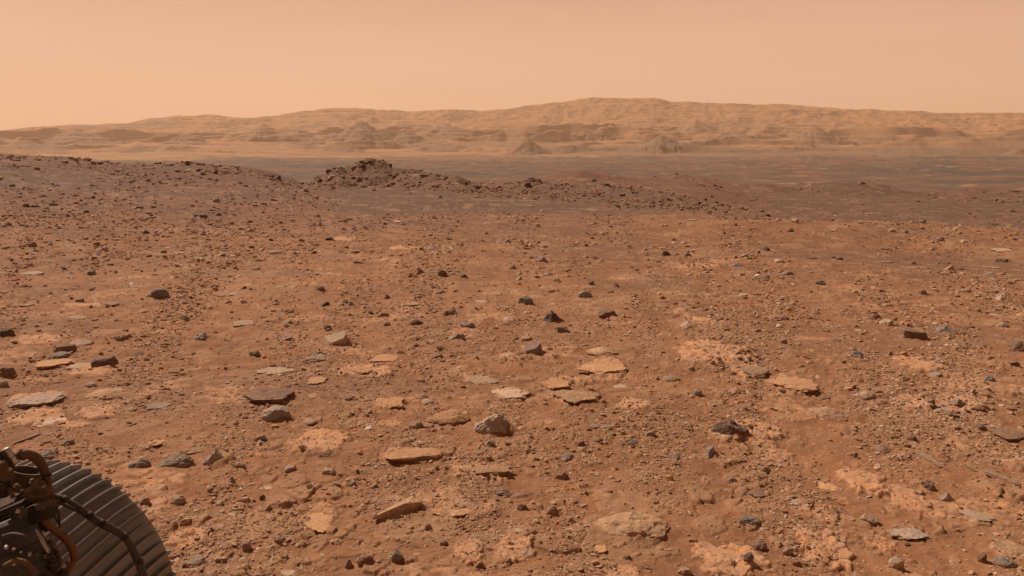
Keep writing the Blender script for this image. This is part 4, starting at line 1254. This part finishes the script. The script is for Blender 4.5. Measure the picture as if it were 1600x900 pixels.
    # rubble on the ridge and its tail, on the knoll and mounds
    n = 13000
    u = rg.uniform(455, 1260, n); a = np.arctan((u - 800) * math.cos(PITCH) / F)
    rb = np.interp(u, RID_U, BAS_R); rc = np.interp(u, RID_U, RID_R)
    r = rb - .4 + (rc - rb + 1.6) * rg.uniform(size=n)
    X = r * np.sin(a); Y = r * np.cos(a); _, at = terrain(X, Y, True)
    k = rg.uniform(size=n) < np.clip(.55 + 1.0 * gnoise(X / .9, Y / .9, 512), .05, 1) * np.clip(at['rubble'] * 1.2, 0, 1)
    X, Y, r = X[k], Y[k], r[k]
    px = np.minimum(1.5 * (1 - rg.uniform(size=len(X))) ** (-1 / 2.4), 7.5)
    add(lowT, X, Y, px * r / F, np.where(rg.uniform(size=len(X)) < .40, rg.uniform(0.05, .34, len(X)), rg.uniform(.34, .8, len(X))))
    n = 6000
    u = rg.uniform(820, 1730, n); r = rg.uniform(18, 62, n); a = np.arctan((u - 800) * math.cos(PITCH) / F)
    X = r * np.sin(a); Y = r * np.cos(a)
    k = rg.uniform(size=n) < np.clip(.1 + 1.1 * gnoise(X / 3.5, Y / 5, 513), .02, 1)
    X, Y, r = X[k], Y[k], r[k]
    px = np.minimum(1.8 * (1 - rg.uniform(size=len(X))) ** (-1 / 2.4), 7)
    add(lowT, X, Y, px * r / F, np.where(rg.uniform(size=len(X)) < .6, rg.uniform(0.02, .34, len(X)), rg.uniform(.34, .8, len(X))))
    V = np.concatenate(VV); Fc = np.concatenate(FF)
    print('pebble verts', len(V), 'faces', len(Fc))
    me = mesh_np('pebbles', V, Fc, False)
    attr(me, 'tone', np.concatenate(TT))
    return me
pebbles = link('pebbles', build_pebbles(), pebble_material())
pebbles['kind'] = 'stuff'
# ------------------------------------------------------------------ the rover's wheel and suspension
def metal(name, col, rough=.5, metallic=.5, dust=.4, dcol=(0.30, 0.165, 0.100), scale=30, spec=.4):
    s = NT(name)
    t = s.n('ShaderNodeTexCoord'); P = t.outputs['Object']
    n1 = s.noise(P, scale, 5, .65, .3); n2 = s.noise(P, scale * 6, 4, .7)
    c = s.mix(s.ramp(n1, .3, .7), tuple(v * .8 for v in col), tuple(v * 1.2 for v in col))
    g = s.n('ShaderNodeNewGeometry'); sp = s.n('ShaderNodeSeparateXYZ'); s.l(g.outputs['Normal'], sp.inputs[0])
    up = s.math('ADD', sp.outputs['Z'], s.math('MULTIPLY', s.math('SUBTRACT', n1, .5), 2.2))
    up = s.math('ADD', up, s.math('MULTIPLY', s.math('SUBTRACT', n2, .5), 1.2))
    f = s.ramp(up, .25, 1.15, 0, dust)
    c = s.mix(f, c, dcol)
    s.l(c, s.b.inputs['Base Color'])
    mt = s.math('MULTIPLY', s.math('SUBTRACT', 1.0, f), metallic)
    s.l(mt, s.b.inputs['Metallic'])
    s.l(s.math('ADD', rough, s.math('MULTIPLY', f, .45)), s.b.inputs['Roughness'])
    s.b.inputs['Specular IOR Level'].default_value = spec
    s.bump(s.math('ADD', n2, n1), .35, .0012)
    return s.m
M_WHEEL = metal('wheel_aluminium', (0.235, 0.212, 0.195), .45, .40, .50, (0.25, 0.150, 0.095), 13)
M_DARK = metal('shaded_dark_anodised', (0.032, 0.026, 0.022), .75, .0, .45, spec=.15)  # dark fittings: base colours also darkened to stand in for the rover body's shadow
M_BOX = metal('shaded_grey_housing', (0.040, 0.036, 0.034), .6, .1, .25)  # housing grey lowered too, with the body's shade put into the colour
M_CABLE = metal('dusty_black_cable', (0.045, 0.037, 0.033), .6, 0.0, .35)
M_HOSE = metal('dusty_brown_hose', (0.085, 0.045, 0.024), .7, 0.0, .55, (0.27, 0.135, 0.06))
M_ORANGE = metal('orange_brown_hose', (0.16, 0.066, 0.022), .65, 0.0, .35, (0.30, 0.15, 0.06))
M_TAN = metal('dusty_ochre_fitting', (0.085, 0.050, 0.028), .8, 0.0, .7, (0.28, 0.155, 0.085), 60)
M_LIGHT = metal('bare_metal_edge', (0.38, 0.33, 0.29), .4, .5, .35)
M_GLINT = metal('pale_connector', (0.45, 0.40, 0.36), .35, .3, .3)

def sweep(pts, rad, seg=12, smooth=6, wob=0.0, seed=0):
    """tube mesh along a smooth curve; rad is a number or a list"""
    P = [Vector(p) for p in pts]
    rr = rad if isinstance(rad, (list, tuple)) else [rad] * len(P)
    Q, RR = [], []
    for i in range(len(P) - 1):
        p0 = P[max(i - 1, 0)]; p1 = P[i]; p2 = P[i + 1]; p3 = P[min(i + 2, len(P) - 1)]
        for k in range(smooth):
            t = k / smooth
            Q.append(.5 * ((2 * p1) + (p2 - p0) * t + (2 * p0 - 5 * p1 + 4 * p2 - p3) * t * t + (3 * p1 - p0 - 3 * p2 + p3) * t ** 3))
            RR.append(rr[i] * (1 - t) + rr[i + 1] * t)
    Q.append(P[-1]); RR.append(rr[-1])
    V, Fc = [], []
    up = Vector((0.13, 0.21, 0.97))
    rnd = random.Random(seed)
    for i, q in enumerate(Q):
        tg = (Q[min(i + 1, len(Q) - 1)] - Q[max(i - 1, 0)]).normalized()
        a = tg.cross(up).normalized(); b = tg.cross(a).normalized()
        r = RR[i] * (1 + wob * rnd.uniform(-1, 1))
        for k in range(seg):
            w = 2 * math.pi * k / seg
            V.append(q + (a * math.cos(w) + b * math.sin(w)) * r)
    n = len(Q)
    for i in range(n - 1):
        for k in range(seg):
            k2 = (k + 1) % seg
            Fc.append((i * seg + k, i * seg + k2, (i + 1) * seg + k2, (i + 1) * seg + k))
    for base in (0, (n - 1) * seg):
        c = len(V); V.append(Q[0] if base == 0 else Q[-1])
        for k in range(seg): 
            k2 = (k + 1) % seg
            Fc.append((base + k2, base + k, c, c) if base == 0 else (base + k, base + k2, c, c))
    me = bpy.data.meshes.new('tube')
    me.from_pydata([v[:] for v in V], [], [tuple(dict.fromkeys(f)) for f in Fc])
    for p in me.polygons: p.use_smooth = True
    me.update()
    return me

import bmesh
def frame(origin, z, x=None):
    z = z.normalized()
    x = (x or Vector((1, 0, 0)))
    x = (x - z * x.dot(z)).normalized()
    y = z.cross(x)
    m = Matrix((x, y, z)).transposed().to_4x4(); m.translation = origin
    return m

def lathe(name, prof, mat, parent, mtx, seg=40):
    """prof: list of (radius, z) turned about the z of mtx"""
    V, Fc = [], []
    for (r, z) in prof:
        for k in range(seg):
            a = 2 * math.pi * k / seg
            V.append((r * math.cos(a), r * math.sin(a), z))
    for i in range(len(prof) - 1):
        for k in range(seg):
            k2 = (k + 1) % seg
            Fc.append((i * seg + k, i * seg + k2, (i + 1) * seg + k2, (i + 1) * seg + k))
    me = bpy.data.meshes.new(name); me.from_pydata(V, [], Fc)
    for p in me.polygons: p.use_smooth = True
    me.update(); me.set_sharp_from_angle(angle=R_(35))
    me.transform(mtx)
    return part(name, me, mat, parent)

def boxm(name, sx_, sy_, sz_, mat, parent, mtx, bev=.003):
    bm = bmesh.new(); bmesh.ops.create_cube(bm, size=1)
    bmesh.ops.scale(bm, verts=bm.verts, vec=(sx_, sy_, sz_))
    bmesh.ops.bevel(bm, geom=bm.edges[:], offset=bev, segments=2, affect='EDGES')
    bmesh.ops.transform(bm, matrix=mtx, verts=bm.verts)
    me = bpy.data.meshes.new(name); bm.to_mesh(me); bm.free()
    for p in me.polygons: p.use_smooth = True
    me.set_sharp_from_angle(angle=R_(35))
    return part(name, me, mat, parent)

AX = (at_depth(1000, 235, 1) - EYE); AX.z = 0; AX.normalize()     # the wheel's axle, pointing away from the rover
DW = 1.947
WR = 0.3250
WC = Vector((-1.152, 1.954, WR - .008))                                  # centre of the outboard end
WW = 0.46
rover = bpy.data.objects.new('rover', None); COL.objects.link(rover)
rover.location = (WC.x, WC.y, 0)
rover['label'] = 'dark dusty rover wheel with ribbed tread, cables and suspension at the lower left corner'
rover['category'] = 'rover'
rover['kind'] = 'thing'
BASE = Vector(rover.location)

def part(name, me, mat, parent):
    me.transform(Matrix.Translation(-BASE))
    me.materials.append(mat); me.name = name
    o = bpy.data.objects.new(name, me); COL.objects.link(o); o.parent = parent
    return o

def build_wheel():
    xh = AX.cross(Vector((0, 0, 1))).normalized()
    def pt(w, ang, r):   # w: 0 outboard end .. WW inboard end
        return WC - AX * w + (xh * math.cos(ang) + Vector((0, 0, 1)) * math.sin(ang)) * r
    NG = 68
    V, Fc = [], []
    ws = [0, .004, .012, .03, .08, .15, .23, .31, .38, .43, .448, .456, WW]
    def rad(w):
        e = min(w, WW - w)
        return WR - .015 - .003 * max(0, 1 - e / .02) ** 2 + .006 * (1 - (abs(w - WW / 2) / (WW / 2)) ** 2)
    seg = 240
    for w in ws:
        for k in range(seg):
            a = 2 * math.pi * k / seg
            V.append(pt(w, a, rad(w)))
    nW = len(ws)
    for i in range(nW - 1):
        for k in range(seg):
            k2 = (k + 1) % seg
            Fc.append((i * seg + k, (i + 1) * seg + k, (i + 1) * seg + k2, i * seg + k2))
    # inner skin
    b0 = len(V)
    for w in ws:
        for k in range(seg):
            V.append(pt(w, 2 * math.pi * k / seg, rad(w) - .006))
    for i in range(nW - 1):
        for k in range(seg):
            k2 = (k + 1) % seg
            Fc.append((b0 + i * seg + k, b0 + i * seg + k2, b0 + (i + 1) * seg + k2, b0 + (i + 1) * seg + k))
    for i in (0, nW - 1):
        for k in range(seg):
            k2 = (k + 1) % seg
            f = (i * seg + k, i * seg + k2, b0 + i * seg + k2, b0 + i * seg + k)
            Fc.append(f if i == 0 else f[::-1])
    # cleats, gently curved across the tread
    gw = list(np.linspace(0.0, WW, 15))
    for g in range(NG):
        a0 = 2 * math.pi * g / NG
        rows = []
        for w in gw:
            t = w / WW
            aa = a0 - 0.11 * t - 0.05 * math.exp(-w / .06)
            rr = rad(w) - .001
            e = min(w, WW - w); hgt = .019 * (min(1, .75 + e / .02))
            row = []
            for (da, dr) in ((-.0190, 0), (-.0125, hgt), (-.0005, hgt), (.0055, 0)):
                row.append(len(V)); V.append(pt(w, aa + da * 1.0, rr + dr))
            rows.append(row)
        for i in range(len(rows) - 1):
            A, B = rows[i], rows[i + 1]
            for k in range(3):
                Fc.append((A[k], B[k], B[k + 1], A[k + 1]))
        Fc.append(tuple(rows[0])); Fc.append(tuple(rows[-1][::-1]))
    me = bpy.data.meshes.new('wheel'); me.from_pydata([v[:] for v in V], [], Fc)
    for p in me.polygons: p.use_smooth = True
    me.update(); me.set_sharp_from_angle(angle=R_(30))
    wheel = part('wheel', me, M_WHEEL, rover)
    mt = frame(WC, -AX)
    lathe('rim', [(WR - .022, .425), (WR - .030, .445), (WR - .050, .445), (WR - .050, .425), (WR - .022, .425)], M_WHEEL, wheel, mt, 96)
    lathe('hub', [(.002, .03), (.07, .03), (.085, .06), (.085, .24), (.06, .27), (.06, .34), (.002, .34)], M_DARK, wheel, mt)
    for k in range(6):
        a = 2 * math.pi * k / 6 + .3
        pts = [pt(.20, a, .075), pt(.16, a + .12, .15), pt(.15, a + .18, .22), pt(.20, a + .2, WR - .02)]
        part('spoke', sweep(pts, [.016, .012, .011, .014], 8, 5), M_WHEEL, wheel)
    return wheel
build_wheel()

def pts_px(L, dep):
    out = []
    for i, q in enumerate(L):
        d = q[2] if len(q) > 2 else dep
        out.append(at_depth(q[0], q[1], d))
    return out

# black cable that runs down over the tread
CAB = [(52, 770, 1.20), (70, 770, 1.20), (84, 775, 1.21), (101, 780, 1.215), (121, 791, 1.22), (140, 805, 1.225), (159, 817, 1.23), (178, 826, 1.24), (194, 838, 1.25), (206, 854, 1.26), (218, 876, 1.27), (228, 905, 1.28), (236, 945, 1.29)]
cp = pts_px(CAB, 0)
cable = part('power_cable', sweep(cp, [.0052, .0052, .0046, .0043, .0042, .0041, .0041, .0042, .0041, .0040, .0040, .0040, .0040], 12, 6, .05, 2), M_CABLE, rover)
cable2 = part('thin_cable', sweep(pts_px([(60, 779, 1.215), (86, 783, 1.22), (104, 790, 1.23), (124, 800, 1.235), (141, 812, 1.24), (160, 824, 1.245), (180, 833, 1.25), (196, 846, 1.26), (206, 866, 1.27), (216, 890, 1.28), (224, 925, 1.28)], 0), .0026, 8, 5, .06, 3), M_CABLE, rover)
for t in (3, 5, 6, 8, 10):
    p, q = cp[t], cp[t + 1]; d = (q - p).normalized()
    part('cable_tie', sweep([p - d * .004, p + d * .004], .0054, 12, 2), M_DARK, cable)

# thick looping hose at the top
hose = part('looped_hose', sweep(pts_px([(16, 748, 1.13), (14, 733, 1.13), (20, 719, 1.135), (31, 711, 1.14), (44, 710, 1.15), (57, 716, 1.16), (66, 728, 1.17), (72, 744, 1.18), (76, 762, 1.19), (80, 778, 1.20)], 0),
            [.0055, .006, .0065, .0068, .0070, .0070, .0066, .0058, .0054, .005], 14, 6, .035, 5), M_HOSE, rover)
for (u, y, d, u2, y2) in ((33, 710.5, 1.141, 35.5, 710), (71, 741, 1.178, 72, 745)):
    part('hose_clamp', sweep([at_depth(u, y, d), at_depth(u2, y2, d)], .0080, 14, 2), M_DARK, hose)
part('braided_sleeve', sweep(pts_px([(5, 772, 1.14), (4, 752, 1.13), (8, 737, 1.125), (16, 727, 1.125)], 0), [.009, .0095, .0085, .006], 12, 6, .06, 8), M_DARK, rover)
# orange brown hose curling at the lower right of the actuator
part('curved_hose', sweep(pts_px([(62, 806, 1.16), (72, 817, 1.165), (84, 827, 1.17), (98, 838, 1.175), (109, 850, 1.18), (115, 864, 1.18), (114, 876, 1.18), (107, 889, 1.175), (98, 897, 1.17)], 0),
     [.0055, .0056, .0056, .0055, .0056, .0056, .0056, .006, .0065], 12, 6, .035, 9), M_ORANGE, rover)
# cup and flange the hoses come out of
Z = Vector((0, 0, 1))
def aim(u, y, d, tilt=(0, 0, 0)):
    return frame(at_depth(u, y, d), Vector(tilt) if any(tilt) else Z)
s = 1.15 / F
lathe('cable_cup', [(8 * s, -26 * s), (21 * s, -22 * s), (24 * s, -6 * s), (25 * s, 10 * s), (22 * s, 10 * s), (20 * s, -4 * s), (5 * s, -14 * s)], M_TAN, rover, aim(40, 744, 1.175, (.25, .20, 1)))
lathe('collar', [(9 * s, -12 * s), (20 * s, -11 * s), (21 * s, -3 * s), (13 * s, -1 * s), (12 * s, 8 * s), (2 * s, 8 * s)], M_TAN, rover, aim(58, 762, 1.165, (.4, -.15, 1)))
# bracket: sloping top plate over a dark box
brk = frame(at_depth(30, 806, 1.20), Vector((-.05, -.28, 1)), Vector((1, .62, 0)))
plate = boxm('bracket_plate', 70 * s, 16 * s, 3.2 * s, M_DARK, rover, frame(at_depth(22, 781, 1.17), Vector((-.14, -.34, 1)), Vector((1, .75, .10))), .001)
boxm('bracket', 92 * s, 56 * s, 62 * s, M_DARK, rover, frame(at_depth(20, 813, 1.185), Vector((-.10, -.30, 1)), Vector((1, .75, .10))), .004)
lathe('bracket_boss', [(2 * s, 16 * s), (13 * s, 16 * s), (15 * s, 12 * s), (17 * s, -30 * s)], M_DARK, rover, frame(at_depth(60, 800, 1.15), Vector((.1, -1, .25))))
lathe('recess', [(2 * s, 3 * s), (7 * s, 3 * s), (8.5 * s, 7 * s), (10 * s, 7 * s), (11 * s, -6 * s)], M_BOX, rover, frame(at_depth(29, 803, 1.118), Vector((.1, -1, .3))))
# steering actuator: a fat drum with a bright flange
act = lathe('actuator', [(2 * s, 52 * s), (31 * s, 52 * s), (35 * s, 47 * s), (35.5 * s, 34 * s), (37.5 * s, 33 * s), (37.5 * s, 27 * s), (35.5 * s, 26 * s), (35.5 * s, 6 * s), (40 * s, 4 * s), (41 * s, -6 * s), (37 * s, -8 * s), (36 * s, -24 * s), (38 * s, -26 * s), (38 * s, -32 * s), (36 * s, -34 * s), (35 * s, -60 * s), (30 * s, -70 * s)], M_BOX, rover,
            frame(at_depth(30, 862, 1.14), Vector((-.38, .15, 1))), 56)
part('flange', sweep([at_depth(56, 827, 1.105), at_depth(66, 845, 1.10), at_depth(76, 864, 1.10)], [.0012, .0024, .0016], 6, 4), M_LIGHT, act)
part('motor_body', sweep([at_depth(20, 915, 1.12), at_depth(55, 903, 1.13), at_depth(90, 905, 1.15)], [.018, .015, .010], 16, 5, .12, 4), M_DARK, rover)
for k in range(7):
    part('bolt', sweep([at_depth(-2 + k * 12, 853 + k * 3.2 - abs(k - 3) * 1.2, 1.102), at_depth(-2 + k * 12, 856 + k * 3.2 - abs(k - 3) * 1.2, 1.096)], [.0028, .0022], 6, 1), M_GLINT if k % 3 == 1 else M_TAN, act)
part('cable_clip', sweep(pts_px([(4, 838, 1.09), (20, 834, 1.085), (38, 838, 1.085), (52, 848, 1.09)], 0), .0022, 6, 5), M_CABLE, act)
part('cable_clip', sweep(pts_px([(8, 884, 1.085), (26, 876, 1.08), (44, 882, 1.085), (58, 899, 1.09)], 0), .0036, 8, 5, .05), M_HOSE, act)
# lower cluster of fittings against the wheel
rr = random.Random(3)
for (u, y, d, rad_, mat) in ((70, 842, 1.155, 5, M_GLINT), (79, 846, 1.155, 4, M_TAN), (83, 853, 1.15, 5, M_TAN), (86, 861, 1.15, 4.5, M_DARK), (90, 868, 1.15, 4, M_TAN),
                             (94, 877, 1.15, 5, M_TAN), (99, 884, 1.15, 4.5, M_GLINT), (104, 880, 1.155, 4, M_TAN), (76, 868, 1.14, 8, M_DARK), (84, 880, 1.14, 8, M_DARK), (66, 832, 1.16, 4, M_GLINT), (100, 893, 1.15, 8, M_DARK)):
    lathe('connector', [(1 * s, rad_ * .9 * s), (rad_ * .55 * s, rad_ * .9 * s), (rad_ * .6 * s, rad_ * .2 * s), (rad_ * s, 0), (rad_ * s, -rad_ * s), (rad_ * .5 * s, -rad_ * 1.6 * s)], mat, rover,
          aim(u, y, d, (rr.uniform(-.5, .6), rr.uniform(-.8, .1), 1)), 10)
# bolts and small fittings on top of the bracket
for (u, y, d, rad_, mat) in ((14, 766, 1.13, 4.5, M_TAN), (26, 759, 1.135, 4.0, M_TAN), (7, 771, 1.125, 4, M_DARK), (20, 774, 1.12, 3.4, M_TAN), (51, 752, 1.14, 4.5, M_TAN), (46, 765, 1.13, 3.6, M_TAN),
                             (34, 768, 1.13, 3.5, M_DARK), (60, 792, 1.125, 4.2, M_TAN), (67, 794, 1.125, 3.2, M_TAN), (15, 732, 1.118, 2.6, M_GLINT), (16, 741, 1.12, 3.5, M_TAN), (2, 760, 1.12, 6, M_DARK), (22, 880, 1.08, 2.4, M_GLINT),
                             (28, 798, 1.10, 3.0, M_GLINT), (32, 806, 1.10, 2.4, M_TAN)):
    lathe('bolt', [(.6 * s, rad_ * .9 * s), (rad_ * .7 * s, rad_ * .8 * s), (rad_ * .8 * s, 0), (rad_ * 1.15 * s, -.4 * s), (rad_ * 1.15 * s, -rad_ * .9 * s), (rad_ * .5 * s, -rad_ * 1.2 * s)], mat, rover,
          aim(u, y, d, (rr.uniform(-.4, .4), rr.uniform(-.7, 0), 1)), 8)
part('lever', sweep(pts_px([(44, 768, 1.13), (52, 760, 1.13), (58, 751, 1.135), (65, 745, 1.14)], 0), [.0042, .0036, .0022, .0016], 8, 4, .08, 6), M_TAN, rover)
# rounded grey connectors at the very top left
for (u, y, d, rad_) in ((11, 704, 1.13, 6.5), (2, 709, 1.12, 6)):
    lathe('cable_plug', [(1 * s, rad_ * .8 * s), (rad_ * .75 * s, rad_ * .65 * s), (rad_ * s, 0), (rad_ * s, -12 * s), (rad_ * 1.3 * s, -13 * s), (rad_ * 1.3 * s, -22 * s), (rad_ * .6 * s, -24 * s)], M_GLINT if u > 5 else M_DARK, rover, aim(u, y, d, (-.35, -.1, 1)), 20)
lathe('cable_plug', [(1 * s, 10 * s), (5 * s, 8 * s), (8 * s, -6 * s), (9 * s, -22 * s)], M_TAN, rover, aim(5, 728, 1.115, (.05, -.3, 1)), 16)
# thin twisted wires between bracket and tread
for k, L in enumerate(([(80, 796), (87, 792), (92, 799), (94, 812), (93, 824), (95, 832)], [(78, 803), (84, 793), (90, 797), (91, 811), (92, 822), (91, 831)], [(84, 790), (82, 800), (86, 808), (90, 816)])):
    part('wire', sweep(pts_px(L, 1.19 + .004 * k), .0011, 6, 5), M_TAN, rover)
# suspension arm rising out of the frame towards the rover body
part('suspension_arm', sweep([at_depth(10, 850, 1.22), at_depth(-60, 800, 1.20), at_depth(-220, 700, 1.15), at_depth(-420, 560, 1.1)], [.040, .045, .05, .05], 20, 6), M_DARK, rover)
part('rear_housing', sweep([at_depth(-20, 800, 1.26), at_depth(2, 860, 1.24), at_depth(-4, 930, 1.22)], [.03, .045, .05], 16, 5), M_DARK, rover)
